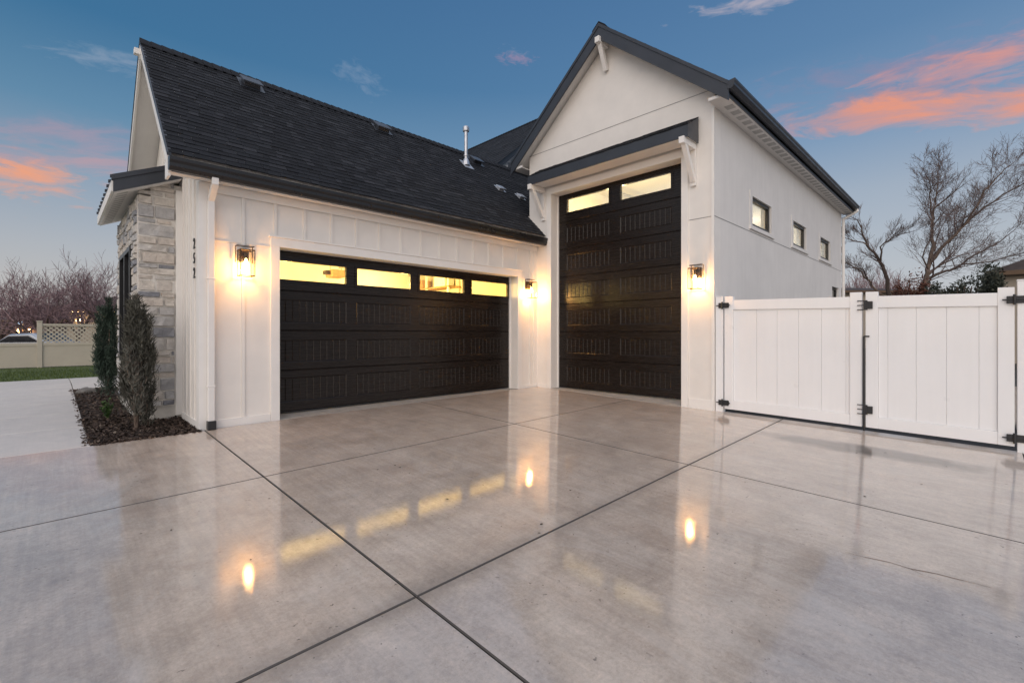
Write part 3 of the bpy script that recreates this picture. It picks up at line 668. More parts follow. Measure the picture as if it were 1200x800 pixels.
# -- garage doors
def garage_door(conv,width,rows,cols,winrow,nplank,name='garage_door'):
    """conv(u,z,d) ; rows: list of (z0,z1,p0,p1) ; cols: list of (u0,u1) ; last row glazed"""
    b=MB(); pn=MB(); fr=MB()
    for ri,(z0,z1,p0,p1) in enumerate(rows):
        glazed=(ri==winrow)
        zs=[z0+.012,p0,p1,z1-.012]; us=[0.0]+[q for c in cols for q in c]+[width]
        for i in range(len(us)-1):
            for j in range(3):
                if i%2==1 and j==1: continue
                b.face([conv(us[i],zs[j],0),conv(us[i+1],zs[j],0),conv(us[i+1],zs[j+1],0),conv(us[i],zs[j+1],0)])
        for (za,zb) in ((z0+.002,z0+.012),(z1-.002,z1-.012)):
            b.face([conv(0,za,.012),conv(width,za,.012),conv(width,zb,0),conv(0,zb,0)])
        b.face([conv(0,z0-.003,.0125),conv(width,z0-.003,.0125),conv(width,z0+.003,.0125),conv(0,z0+.003,.0125)])
        for (u0,u1) in cols:
            if glazed:
                for (q0,q1,w0,w1) in ((u0-.03,u0+.012,p0-.03,p1+.03),(u1-.012,u1+.03,p0-.03,p1+.03),(u0+.012,u1-.012,p0-.03,p0+.012),(u0+.012,u1-.012,p1-.012,p1+.03)):
                    A=[conv(q0,w0,.05),conv(q1,w0,.05),conv(q1,w1,.05),conv(q0,w1,.05),conv(q0,w0,-.012),conv(q1,w0,-.012),conv(q1,w1,-.012),conv(q0,w1,-.012)]
                    b.hexa(A)
                continue
            e=.018; dp=.010
            for (A,B,C,D) in (((u0,p0),(u1,p0),(u1-e,p0+e),(u0+e,p0+e)),((u1,p0),(u1,p1),(u1-e,p1-e),(u1-e,p0+e)),((u1,p1),(u0,p1),(u0+e,p1-e),(u1-e,p1-e)),((u0,p1),(u0,p0),(u0+e,p0+e),(u0+e,p1-e))):
                b.face([conv(*A,0),conv(*B,0),conv(*C,dp),conv(*D,dp)])
            a,c,za,zb=u0+e,u1-e,p0+e,p1-e; w=(c-a)/nplank; g=.008
            for k in range(nplank):
                ua,ub=a+k*w+g,a+(k+1)*w-g
                b.face([conv(ua,za,.004),conv(ub,za,.004),conv(ub,zb,.004),conv(ua,zb,.004)])
                b.face([conv(ua-g,za,dp),conv(ua,za,.004),conv(ua,zb,.004),conv(ua-g,zb,dp)])
                b.face([conv(ub,za,.004),conv(ub+g,za,dp),conv(ub+g,zb,dp),conv(ub,zb,.004)])
                for zz in (za,zb): b.face([conv(ua-g,zz,dp),conv(ub+g,zz,dp),conv(ub,zz,.004),conv(ua,zz,.004)])
    zt=rows[-1][1]; zl=rows[winrow][2]-.03
    b.face([conv(0,0,.05),conv(width,0,.05),conv(width,zl,.05),conv(0,zl,.05)])
    d=b.build(name,M['door'],house)
    for (u0,u1) in cols:
        q=MB(); z0,z1,p0,p1=rows[winrow]
        q.hexa([conv(u0+.005,p0+.005,.024),conv(u1-.005,p0+.005,.024),conv(u1-.005,p0+.005,.018),conv(u0+.005,p0+.005,.018),conv(u0+.005,p1-.005,.024),conv(u1-.005,p1-.005,.024),conv(u1-.005,p1-.005,.018),conv(u0+.005,p1-.005,.018)])
        q.build('window_pane',M['glass'],d)
    s=MB(); s.hexa([conv(0,.0+.002,.035),conv(width,.002,.035),conv(width,.002,-.004),conv(0,.002,-.004),conv(0,.02,.035),conv(width,.02,.035),conv(width,.02,-.002),conv(0,.02,-.002)])
    s.build('bottom_seal',M['black'],d)
    return d
DA=.238
rowsA=[(.02,.645,.165,.535),(.645,1.245,.763,1.106),(1.245,1.845,1.36,1.716),(1.845,2.46,2.0,2.30)]
colsA=[(x0-.93,x1-.93) for x0,x1 in ((1.00,2.08),(2.25,3.30),(3.48,4.555),(4.73,5.79))]
dA=garage_door(lambda u,z,d:(.93+u,DA+d,z),4.92,rowsA,colsA,3,10)
b=MB(); b.box(.957-.012,.957+.02,.20,.235,.95,1.12); b.build('latch_bracket',M['trim'],dA,bevel=.003)
hs=4.28/7
rowsB=[(.02+i*hs*.995,.02+(i+1)*hs*.995,.02+i*hs*.995+.14,.02+i*hs*.995+.47) for i in range(7)]
z0=rowsB[6][0]; rowsB[6]=(z0,4.29,3.85,4.165)
colsB=[(.255,1.36),(1.61,2.70)]
garage_door(lambda u,z,d:(RX+DA+d,-.42-u,z),3.02,rowsB,colsB,6,10)
# weather seals down the jambs
for q in ((.957,.975,.20,.236,.0,2.44),(5.808,5.826,.20,.236,0,2.44),(RX+.20,RX+.236,TY1-.018,TY1,0,4.27),(RX+.20,RX+.236,TY0,TY0+.018,0,4.27)):
    b=MB(); b.box(*q); b.build('weather_seal',M['trim'],house)

# -- garage interiors (drywall shells, seen through the door glass)
b=MB()
b.box(.22,.26,.30,6.2,0,2.95); b.box(6.40,6.44,.30,6.2,0,2.95); b.box(.22,6.44,6.2,6.25,0,2.95); b.box(.22,6.44,.30,6.25,2.95,3.0); b.box(.22,6.44,.33,6.25,-.1,-.002)
b.box(.26,.93,.262,.30,0,2.95); b.box(5.86,6.40,.262,.30,0,2.95); b.box(.93,5.86,.262,.30,2.47,2.95)
b.box(.26,6.40,4.9,4.95,0,1.2)
b.build('garage_interior',M['interior'],house)
b=MB()
b.box(RX+.26,16.1,RY0+.205,RY0+.21,-.0,3.28); b.box(RX+.26,16.1,RY0+.205,RY0+.21,3.87,4.88); b.box(RX+.26,16.1,RY1-.24,RY1-.21,0,4.88)
b.box(16.06,16.1,RY0+.21,RY1-.24,0,4.88); b.box(RX+.26,16.1,RY0+.205,RY1-.21,4.88,4.93); b.box(RX+.3,16.1,RY0+.21,RY1-.24,-.1,-.002)
b.box(RX+.262,RX+.30,RY0+.22,RY1-.24,4.30,4.88)
b.build('bay_interior',plain('white_drywall',(.76,.74,.70),.8,var=.03,scale=1),house)
# back body of the house: far roof with ridge along y
MX,MZ,MS=11.2,9.0,.83
b=MB(); uu=Vector((1,0,MS)).normalized(); nm=Vector((-MS,0,1)).normalized(); ml=math.hypot(1,MS)
shingles(b,(MX-5.2,2.55,MZ-5.2*MS),(0,1,0),uu,nm,5.2*ml,lambda s:(0,12),exp=.27,seed=51)
shingles(b,(MX+5.2,2.55,MZ-5.2*MS),(0,1,0),Vector((-1,0,MS)).normalized(),Vector((MS,0,1)).normalized(),5.2*ml,lambda s:(0,12),exp=.40,seed=52)
ridge_caps(b,(MX,2.53,MZ+.01),(MX,14.6,MZ+.01),MS)
mroof=b.build('main_roof',M['shingle'],house)
b=MB()
for sg in (-1,1): b.hexa([(MX,2.6,MZ-.18),(MX+sg*5.2,2.6,MZ-5.2*MS-.18),(MX+sg*5.2,14.5,MZ-5.2*MS-.18),(MX,14.5,MZ-.18),(MX,2.6,MZ-.006),(MX+sg*5.2,2.6,MZ-5.2*MS-.006),(MX+sg*5.2,14.5,MZ-5.2*MS-.006),(MX,14.5,MZ-.006)])
b.build('roof_deck',M['fascia'],mroof)
b=MB(); b.prism([(6.6,2.75,-.2),(15.8,2.75,-.2),(15.8,2.75,5.0),(MX,2.75,MZ-.25),(6.6,2.75,5.0)],(0,11.6,0)); b.build('main_wall',M['stucco'],house)
b=MB(); b.box(.2,6.6,4.56,9.5,-.2,3.3); b.build('rear_wall',M['white'],house)

# ------------------------------------------------------------------ wall lanterns
def lantern(label):
    root=empty('wall_lantern',(0,0,0),label,'wall lamp','lit wall lanterns on the garage walls')
    b=MB(); b.box(-.06,.06,-.022,-.001,-.02,.155); b.box(-.03,.03,-.075,-.022,.06,.12); b.box(-.012,.012,-.115,-.075,.08,.10)
    b.build('back_plate',M['bronze'],root,bevel=.003)
    b=MB()   # flat wire frame standing against the wall, then the cage
    rr=.0055
    for p,q in (((-.105,-.03,.19),(.105,-.03,.19)),((-.105,-.03,.19),(-.105,-.03,-.03)),((.105,-.03,.19),(.105,-.03,-.03)),((-.105,-.03,.19),(-.105,-.115,.19)),((.105,-.03,.19),(.105,-.115,.19)),((-.105,-.115,.19),(.105,-.115,.19))): b.tube([p,q],rr,6)
    for sx in (-.085,.085):
        for sy in (-.205,-.035): b.tube([(sx,sy,.13),(sx,sy,-.215)],rr,6)
    for zz in (.13,-.215):
        for p,q in (((-.085,-.205),(.085,-.205)),((-.085,-.035),(.085,-.035)),((-.085,-.205),(-.085,-.035)),((.085,-.205),(.085,-.035))): b.tube([(*p,zz),(*q,zz)],rr*1.2,6)
    b.build('cage_frame',M['bronze'],root)
    b=MB(); b.lathe([(.012,.10),(.022,.095),(.024,.03),(.018,.02)],(0,-.12,0),14); b.lathe([(.06,.135),(.065,.125),(.012,.10)],(0,-.12,0),14); b.build('socket',M['bronze'],root)
    b=MB(); b.lathe([(.008,.022),(.013,.005),(.030,-.045),(.032,-.065),(.024,-.09),(.006,-.102)],(0,-.12,0),14); b.build('bulb',M['bulb'],root,smooth=True)
    b=MB(); 
    for p,q in (((-.078,-.198),(.078,-.198)),((-.078,-.042),(.078,-.042)),((-.078,-.198),(-.078,-.042)),((.078,-.198),(.078,-.042))):
        b.face([(*p,-.21),(*q,-.21),(*q,.12),(*p,.12)])
    b.build('glass_shade',M['lantern_glass'],root)
    return root
lampA=lantern('lit wall lantern left of the wide garage door beside the white downspout')
lampA.location=(.49,-.02,2.19)
lampB=copy_tree(lampA); lampB.location=(6.14,-.02,2.20)
lampB['label']='lit wall lantern in the inner corner between the two garage doors'
lampC=copy_tree(lampA); lampC.location=(RX-.004,-3.715,2.17); lampC.rotation_euler=(0,0,-math.pi/2)
lampC['label']='lit wall lantern right of the tall garage door near the white gate'
def point(name,loc,e,c,r=.04):
    L=bpy.data.lights.new(name,'POINT'); L.energy=e; L.color=c; L.shadow_soft_size=r
    o=bpy.data.objects.new(name,L); col.objects.link(o); o.location=loc; return o
WARM=(1,.47,.13)
point('lantern_light',(.49,-.145,2.05),18,WARM,.035); point('lantern_light',(6.14,-.145,2.06),34,WARM,.035); point('lantern_light',(RX-.13,-3.715,2.03),18,WARM,.035)
# interior lamps
def area(name,loc,e,c,sx,sy):
    L=bpy.data.lights.new(name,'AREA'); L.shape='RECTANGLE'; L.size=sx; L.size_y=sy; L.energy=e; L.color=c
    o=bpy.data.objects.new(name,L); col.objects.link(o); o.location=loc; return o
point('garage_ceiling_lamp',(1.9,2.6,2.3),200,(1,.66,.205),.15); point('garage_ceiling_lamp',(4.6,2.6,2.3),240,(1,.66,.205),.15)
point('bay_ceiling_lamp',(7.7,-1.3,3.9),120,(1,.70,.30),.2); point('bay_ceiling_lamp',(11.5,-1.9,4.0),95,(1,.96,.92),.2); point('bay_ceiling_lamp',(14.8,-1.9,4.0),60,(1,.84,.62),.2)
# interior things seen through the glass
def strip_light(loc,label,along):
    r=empty('ceiling_light',loc,label,'ceiling light'); x,y,z=loc
    b=MB(); b.box(x-along/2,x+along/2,y-.08,y+.08,z-.03,z); b.build('housing',M['trim'],r)
    b=MB(); b.box(x-along/2+.02,x+along/2-.02,y-.07,y+.07,z-.06,z-.031); b.build('diffuser',M['fixture'],r)
strip_light((9.2,-2.75,4.878),'lit strip light on the ceiling behind the tall door',2.4)
strip_light((4.75,4.0,2.948),'lit strip light on the garage ceiling behind the third door window',1.2)
b=MB()
for y in (-.9,-3.0):
    b=MB(); b.box(RX+.45,RX+4.3,y-.03,y+.03,4.62,4.66); b.build('door_track',M['galv'],house)
# opener motor hanging from the garage ceiling
ox=3.22
r=empty('door_opener',(ox,3.2,2.5),'brown garage door opener hanging behind the first door window','door opener')
b=MB(); b.box(ox-.16,ox+.16,3.05,3.42,2.47,2.64); b.build('motor_housing',M['wood'],r,bevel=.02)
for x in (ox-.13,ox+.13):
    b=MB(); b.box(x-.012,x+.012,3.2,3.225,2.64,2.949); b.build('hanger_strap',M['galv'],r)
b=MB(); b.box(ox-.02,ox+.02,.5,3.05,2.66,2.70); b.build('rail',M['galv'],r)
b=MB(); b.box(ox-.27,ox-.16,3.12,3.3,2.52,2.61); b.build('lamp_cover',M['bronze'],r,bevel=.01)
r=empty('storage_shelf',(6.2,3.7,0),'wooden storage shelf seen through the third garage window','shelf')
for y in (2.7,3.7,4.7):
    b=MB(); b.box(5.98,6.02,y-.03,y+.03,0,2.9); b.build('upright',M['trim'],r)
for z in (1.9,2.42):
    b=MB(); b.box(5.97,6.39,2.66,4.74,z,z+.04); b.build('shelf_board',M['wood'],r)
tagb=MB(); tagb.box(6.03,6.33,3.95,4.2,2.461,2.70); o=tagb.build('storage_box',M['wood'],bevel=.01); tag(o,'brown carton standing on the garage storage shelf','box')
tagb=MB(); tagb.box(6.03,6.35,2.9,3.4,2.461,2.74); o=tagb.build('storage_tote',M['trim'],bevel=.02); tag(o,'white storage tote standing on the garage storage shelf','box')

# ------------------------------------------------------------------ vinyl gate
PX=6.50; GXF=6.55
def pl(x0,x1,y0,y1,za,zb,b):   # box whose z follows a line za(y)/zb(y)
    y0,y1=sorted((y0,y1)); b.hexa([(x0,y0,za(y0)),(x1,y0,za(y0)),(x1,y1,za(y1)),(x0,y1,za(y1)),(x0,y0,zb(y0)),(x1,y0,zb(y0)),(x1,y1,zb(y1)),(x0,y1,zb(y1))])
ztop=lambda y:1.745+.0225*(y+4.135); zbot=lambda y:-.036+.0203*(y+4.107)
def off(f,d): return lambda y:f(y)+d
def post(y0,y1,label):
    b=MB(); g=G(GXF,y0)
    b.box(GXF-.055,GXF+.055,y0,y1,g-.1,1.80); 
    r=empty('gate_post',(GXF,(y0+y1)/2,g),label,'gate post','white vinyl gate posts'); b.build('shaft',M['vinyl'],r,bevel=.004)
    b=MB(); ym=(y0+y1)/2; b.box(GXF-.06,GXF+.06,y0-.004,y1+.004,1.801,1.815); b.build('cap',M['vinyl'],r,bevel=.004)
    return r
post(-4.115,-3.998,'white vinyl gate post against the corner of the tall garage bay')
post(-7.53,-7.405,'white vinyl gate post at the right edge carrying the right gate leaf')
def gate_leaf(ya,yb,label,joints,hinge_first):
    r=empty('gate_leaf',(GXF,(ya+yb)/2,zbot((ya+yb)/2)),label,'gate','white vinyl driveway gate leaves')
    sw=.135
    for (p,q) in ((ya,ya-sw),(yb+sw,yb)):
        b=MB(); pl(GXF-.042,GXF+.042,p,q,zbot,off(ztop,.06),b); b.build('stile',M['vinyl'],r,bevel=.004)
    for lo,hi in ((off(ztop,-.155),ztop),(zbot,off(zbot,.15))):
        b=MB(); pl(GXF-.036,GXF+.036,ya-sw,yb+sw,lo,hi,b); b.build('rail',M['vinyl'],r,bevel=.004)
    b=MB(); js=[ya-sw]+joints+[yb+sw]
    pl(GXF-.004,GXF+.004,ya-sw,yb+sw,off(zbot,.15),off(ztop,-.155),b)
    for p,q in zip(js,js[1:]): 
        pl(GXF-.014,GXF+.014,p-.0012,q+.0012,off(zbot,.151),off(ztop,-.156),b)
    b.build('panel',M['vinyl'],r,bevel=.002)
    return r
L1=gate_leaf(-4.135,-5.965,'wide white vinyl gate leaf next to the garage bay',[-4.62,-4.91,-5.2,-5.49,-5.78],True)
L2=gate_leaf(-6.005,-7.385,'narrower white vinyl gate leaf at the right with black drop rod',[-6.24,-6.525,-6.81,-7.095],False)
def hinge(root,yg,s,z):     # s: +1 leaf lies towards -y
    b=MB(); x=GXF-.062
    b.box(x-.012,x+.006,yg+.075,yg-.085,z-.042,z+.042); b.box(x-.012,GXF-.03,yg-.07,yg-.085,z-.03,z+.03)
    b.tube([(x-.018,yg+.012,z-.06),(x-.018,yg+.012,z+.06)],.013,8)
    b.tube([(x-.012,yg+.11,z),(x-.012,yg-.11,z)],.009,6)
    b.build('hinge',M['black'],root,bevel=.003)
hinge(L1,-4.125,1,ztop(-4.12)-.085); hinge(L1,-4.125,1,zbot(-4.12)+.10)
hinge(L2,-7.395,-1,ztop(-7.39)-.085); hinge(L2,-7.395,-1,zbot(-7.39)+.10)
for z in (ztop(-6)-.12,zbot(-6)+.24):
    b=MB(); x=GXF-.05
    b.box(x-.02,x+.006,-6.03,-6.085,z-.05,z+.05)
    for dz in (-.06,0,.06): b.tube([(x-.012,-6.03,z+dz),(x-.012,-5.915,z+dz)],.007,6)
    b.box(x-.02,x-.004,-5.985,-6.03,z-.065,z+.065); b.build('latch',M['black'],L2,bevel=.003)
b=MB(); b.tube([(GXF-.056,-5.99,G(GXF,-5.99)+.004),(GXF-.056,-5.99,1.16)],.012,8); b.tube([(GXF-.056,-5.99,1.16),(GXF-.075,-6.05,1.16)],.010,8); b.build('drop_rod',M['black'],L2)

# ------------------------------------------------------------------ plants
def juniper(loc,h,w,m,label,seed,n=2600,lean=0):
    r=random.Random(seed); x,y,z=loc; root=empty('juniper_shrub',loc,label,'shrub')
    b=MB()
    for k in range(5):
        a=r.uniform(0,6.28); b.tube([(x,y,z-.03),(x+.05*math.cos(a),y+.05*math.sin(a),z+h*.3),(x+w*.25*math.cos(a)+lean*.5,y+w*.25*math.sin(a),z+h*.75)],[.02,.014,.005],6,r.random())
    b.build('stem',M['bark'],root)
    b=MB()
    tips=[]
    for k in range(46):           # upright plumes
        a=r.uniform(0,6.28); f=r.random(); zz=h*(-.01+.71*f**.95)
        wid=w*(1.0-.25*abs(f-.35))*(.55+.45*min(1,(1-f)*2.6))
        tips.append((a,zz,wid*r.uniform(.35,.95),h*r.uniform(.16,.34)*(1 if f<.75 else .9)))
    tips += [(r.uniform(0,6.28),h*.62,w*.1,h*.36) for _ in range(3)]
    for (a,zz,rad,ln) in tips:
        cx,cy=x+math.cos(a)*rad*.55,y+math.sin(a)*rad*.55; tx,ty=x+math.cos(a)*rad+lean*zz/h,y+math.sin(a)*rad
        t0=r.random()
        for q in range(n//49):
            s=r.random(); px=cx+(tx-cx)*s**.8; py=cy+(ty-cy)*s**.8; pz=z+zz+ln*s
            sp=.075*(1-s)+.012; px+=r.gauss(0,sp*.6); py+=r.gauss(0,sp*.6)
            L=r.uniform(.045,.10); ww=r.uniform(.0022,.0045); aa=r.uniform(0,6.28); el=r.uniform(.5,1.45)
            d=Vector((math.cos(aa)*math.cos(el),math.sin(aa)*math.cos(el),math.sin(el))); sd=d.orthogonal().normalized(); sd.rotate(Matrix.Rotation(r.uniform(0,6.28),3,d))
            p=Vector((px,py,pz)); t=max(0,min(1,.6*t0+.4*r.random()))
            b.face([p-sd*ww,p+sd*ww,p+d*L*.6+sd*ww*1.3,p+d*L,p+d*L*.6-sd*ww*1.3],t)
    b.build('foliage',m,root); return root
juniper((-.58,.74,G(-.58,.74)),1.76,.25,M['juniper'],'tall grey green juniper nearest the driveway beside the stone wall',5,14000)
juniper((-.62,4.6,G(-.62,4.6)),1.90,.30,M['juniper_green'],'greener juniper standing farther back along the stone wall',6,11000)
def tuft(loc,h,n,label,seed):
    r=random.Random(seed); x,y,z=loc; root=empty('leafy_plant',loc,label,'plant'); b=MB(); st=MB()
    for k in range(9):
        a=r.uniform(0,6.28); tx,ty=x+math.cos(a)*r.uniform(.02,.10),y+math.sin(a)*r.uniform(.02,.10); th=h*r.uniform(.5,1)
        st.tube([(x,y,z-.01),(tx,ty,z+th)],[.004,.002],4)
        for q in range(n//9):
            s=r.uniform(.15,1); p=Vector((x+(tx-x)*s,y+(ty-y)*s,z+th*s)); aa=r.uniform(0,6.28); d=Vector((math.cos(aa),math.sin(aa),r.uniform(.1,.9))).normalized(); sd=d.cross(Vector((0,0,1))).normalized(); L=r.uniform(.03,.06)
            b.face([p,p+d*L*.5+sd*L*.25,p+d*L,p+d*L*.5-sd*L*.25],r.random())
    st.build('stem',M['plant'],root); b.build('leaves',M['plant'],root)
tuft((-.80,1.75,G(-.8,1.75)),.30,220,'small bright green leafy plant in the mulch bed',4)
# rocks at the far end of the bed
def rock(loc,s,label,seed):
    r=random.Random(seed); bm=bmesh.new(); bmesh.ops.create_icosphere(bm,subdivisions=3,radius=1)
    for v in bm.verts:
        k=1+.18*math.sin(v.co.x*4+seed)*math.sin(v.co.y*5)+r.uniform(-.04,.04); v.co=Vector((v.co.x*s[0]*k,v.co.y*s[1]*k,max(-.2*s[2],v.co.z*s[2]*k)))
    me=bpy.data.meshes.new('boulder'); bm.to_mesh(me); bm.free(); me.materials.append(M['rock']); o=bpy.data.objects.new('boulder',me); col.objects.link(o); o.location=loc; tag(o,label,'rock')
rock((-.88,5.6,G(-.9,5.6)+.01),(.15,.11,.09),'low grey boulder at the far end of the mulch bed',2)

# leaf fragments on the driveway
b=MB(); b.face([(-.5,-.25,0),(0,-.35,.08),(.5,-.1,.02),(.45,.25,.06),(-.1,.4,.1),(-.5,.2,.0)],.4)
me0=None
leafpos=[]
r=random.Random(77)
while len(leafpos)<30:
    x=r.uniform(.6,6.0); y=r.uniform(-7.0,-2.2)
    if r.random()<.25: x,y=r.uniform(-1.0,1.5),r.uniform(-5.2,-3)
    dx,dy=x+1.365,y+7.13
    if dx*.7025+dy*.7117<2: continue
    leafpos.append((x,y))
for k,(x,y) in enumerate(leafpos):
    if k==0:
        o=b.build('leaf_fragment',M['leaf']); me0=o.data
        tag(o,'tiny dark dead leaf scrap lying on the wet concrete driveway','leaf','dead leaf scraps on the driveway'); first=o
    else:
        o=first.copy(); col.objects.link(o)
    s=r.uniform(.012,.028); o.location=(x,y,G(x,y)+.002); o.scale=(s,s*r.uniform(.5,1),s); o.rotation_euler=(0,0,r.uniform(0,6.28))

# ------------------------------------------------------------------ bare trees
def bare_tree(loc,h,label,seed,lean=(0,0),spread=.55,mtw='twig',trunk_r=None,levels=5,first=.18,nlimb=5,kids=(3,5),minr=.006,group=None,name='bare_tree',limbs=None):
    r=random.Random(seed); root=empty(name,loc,label,'tree',group); T=MB(); C=MB(); L=Vector(loc)
    tr=trunk_r or h*.022
    def grow(p,d,rad,ln,lv):
        seg=3 if lv>=levels-1 else 4; pts=[p.copy()]; rs=[rad]; dd=d.copy()
        for i in range(seg):
            dd=(dd+Vector((r.gauss(0,.13),r.gauss(0,.13),r.gauss(0,.10)+.05))+Vector((lean[0],lean[1],0))*.05).normalized()
            pts.append(pts[-1]+dd*(ln/seg)); rs.append(max(minr*.6,rad*(1-.62*(i+1)/seg)))
        mb=T if lv<=1 else C
        mb.tube(pts,rs,7 if lv<=1 else (4 if lv==2 else 3),r.random(),cap=False)
        if lv>=levels: return
        for k in range(r.randint(*kids)):
            f=.25+.75*(k+r.random())/kids[1]; f=min(1,f); i=min(seg-1,int(f*seg)); q=pts[i]+(pts[i+1]-pts[i])*(f*seg-i)
            base=(pts[i+1]-pts[i]).normalized(); ax=base.orthogonal().normalized(); ax.rotate(Matrix.Rotation(r.uniform(0,6.28),3,base))
            nd=(base+ax*math.tan(r.uniform(.35,.85)*spread/.55*.9)+Vector((lean[0]*.25,lean[1]*.25,.12))).normalized()
            grow(q,nd,max(minr,rs[i]*r.uniform(.5,.68)),ln*r.uniform(.52,.78),lv+1)
        grow(pts[-1],(dd+Vector((r.gauss(0,.15),r.gauss(0,.15),.1))).normalized(),max(minr,rs[-1]*.95),ln*r.uniform(.55,.75),lv+1)
    if limbs:
        fw=Vector((CA,SA,0)); W_=lambda q:Vector((loc[0],loc[1],0))+rv*q[0]+fw*q[2]+Vector((0,0,q[1]))
        for pts0,r0,r1,nk,kl in limbs:
            P_=[W_(q) for q in pts0]; Q=[P_[0]]
            for a_,b_ in zip(P_,P_[1:]):
                for k_ in (1,2,3): Q.append(a_+(b_-a_)*k_/3+Vector((r.gauss(0,.03),r.gauss(0,.03),r.gauss(0,.03))))
            n_=len(Q); R_=[r0+(r1-r0)*k_/(n_-1) for k_ in range(n_)]; T.tube(Q,R_,7,r.random(),cap=False)
            for k_ in range(nk):
                f=.22+.78*(k_+r.random())/nk; i=min(n_-2,int(f*(n_-1))); d_=(Q[i+1]-Q[i]).normalized(); ax=d_.orthogonal().normalized(); ax.rotate(Matrix.Rotation(r.uniform(0,6.28),3,d_))
                grow(Q[i],(d_+ax*r.uniform(.35,.95)+Vector((0,0,.10))).normalized(),max(minr,R_[i]*.5),kl*r.uniform(.6,1.15)*(1.1-.45*f),2)
            grow(Q[-1],(Q[-1]-Q[-2]).normalized(),max(minr,r1),kl*.7,2)
        T.build('trunk',M['bark'],root); C.build('crown',M[mtw],root); return root
    # trunk
    p=L+Vector((0,0,-.1)); d=Vector((lean[0]*.5,lean[1]*.5,1)).normalized(); pts=[p]; rs=[tr*1.25]
    for i in range(3):
        d=(d+Vector((r.gauss(0,.06),r.gauss(0,.06),0))).normalized(); pts.append(pts[-1]+d*h*first/3); rs.append(tr*(1-.08*i))
    T.tube(pts,rs,9,r.random(),cap=False)
    for k in range(nlimb):
        a=6.28*k/nlimb+r.uniform(-.4,.4); nd=(d+Vector((math.cos(a),math.sin(a),0))*math.tan(r.uniform(.3,.9)*spread/.55*.85)+Vector((lean[0],lean[1],0))*.5).normalized()
        grow(pts[-1]-d*r.uniform(0,.15)*h*first,nd,tr*r.uniform(.5,.75),h*r.uniform(.28,.38),1)
    T.build('trunk',M['bark'],root); C.build('crown',M[mtw],root); return root
F,HY,CA,SA,CAM=545.,391.,math.cos(R(45.37)),math.sin(R(45.37)),(-1.365,-7.13,1.195)
def at(px,t):      # ground point seen at column px of the photograph, t metres ahead: placing far things
    u=(px-600)/F; x=CAM[0]+t*(CA+u*SA); y=CAM[1]+t*(SA-u*CA); return (x,y,G(x,y)-.07)
rv=Vector((SA,-CA,0))   # picture-right direction on the ground
def zp(x0,y0,k,zb,pts): return [((x-x0)/k,zb+(y0-y)/k,d) for x,y,d in pts]
A_=lambda pts: zp(470,720,97,3.3,pts)
bare_tree(at(1083,24),9.6,'large spreading bare tree leaning right beyond the white gate',23,(.0,.0),.8,'twig',.15,5,.2,5,(3,4),.0065,limbs=[
  (A_([(500,1040,0),(478,860,0),(462,730,0),(480,640,0),(500,575,.1),(530,500,.2),(536,420,.3),(548,330,.4),(562,270,.4)]),0.156,0.044,8,1.87),
  (A_([(562,270,.4),(578,190,.5),(590,110,.6)]),0.039,0.016,6,1.10),
  (A_([(545,330,.4),(500,230,.0),(462,150,-.3)]),0.039,0.014,7,1.10),
  (A_([(500,575,.1),(560,470,-.4),(610,380,-.8),(660,270,-1),(700,190,-1.2),(770,120,-1.3)]),0.086,0.016,11,1.44),
  (A_([(610,380,-.8),(700,290,-1.2),(790,230,-1.5),(860,180,-1.7)]),0.047,0.014,9,1.27),
  (A_([(520,545,.1),(610,480,.6),(700,430,1.0),(810,340,1.4),(900,240,1.7)]),0.078,0.016,11,1.44),
  (A_([(480,650,0),(570,620,.2),(660,590,.4),(800,510,.7),(920,465,1.0),(1020,400,1.2)]),0.078,0.020,11,1.36),
  (A_([(700,570,.4),(820,560,.2),(960,520,0),(1060,500,0)]),0.039,0.016,8,1.10),
  (A_([(490,600,0),(430,540,-.4),(445,440,-.7),(430,380,-.9)]),0.039,0.012,7,0.94)])
B_=lambda pts: zp(455,640,119.7,4.0,pts)
bare_tree(at(1040,26),7.5,'thin bare tree leaning left close to the tall bay corner',14,(0,0),.6,'twig',.1,5,.2,4,(2,4),.0065,limbs=[
  (B_([(470,1140,0),(465,800,0),(455,620,0),(425,520,0),(390,450,.1),(340,380,.2),(318,310,.3),(300,240,.3),(255,190,.3)]),.12,.02,9,1.0),
  (B_([(410,490,0),(385,400,-.3),(430,345,-.5),(530,312,-.7)]),.05,.014,7,.9),
  (B_([(340,380,.2),(270,340,.5),(190,300,.7)]),.04,.012,6,.8),
  (B_([(462,760,0),(380,650,.3),(320,560,.4),(230,495,.5),(165,470,.6)]),.07,.014,8,.9),
  (B_([(350,600,.3),(270,550,-.2),(180,545,-.4)]),.04,.012,6,.7)])
gl='bare reddish trees beyond the tan fence'
lab=['bare reddish tree at the left edge of the photo beyond the low fence','rounded bare reddish tree behind the tan fence post','bare spreading tree above the lattice section of the tan fence','tall bare tree just left of the stone bump-out eave','dense low bare tree farther back between fence post and left edge']
for k,(px,t,h,s) in enumerate(((2,36,7.6,61),(52,33,6.6,62),(92,40,8.4,63),(136,36,8.6,64),(28,44,8.6,65))):
    bare_tree(at(px,t),h,lab[k],s,(0,0),.75,'twig_pink',None,5,.16,6,(2,4),.013,gl)
gr='far bare trees on the right'
lab=['small far bare tree above the low brown roof, nearest the downspout','small far bare tree between the low roof and the russet hedge','small far bare tree just left of the large tree trunk']
for k,(px,t,h,s) in enumerate(((1008,55,9.2,71),(1036,62,10.2,72),(1064,58,9.6,73))):
    bare_tree(at(px,t),h,lab[k],s,(0,0),.5,'twig_pink',None,5,.2,5,(2,4),.018,gr)

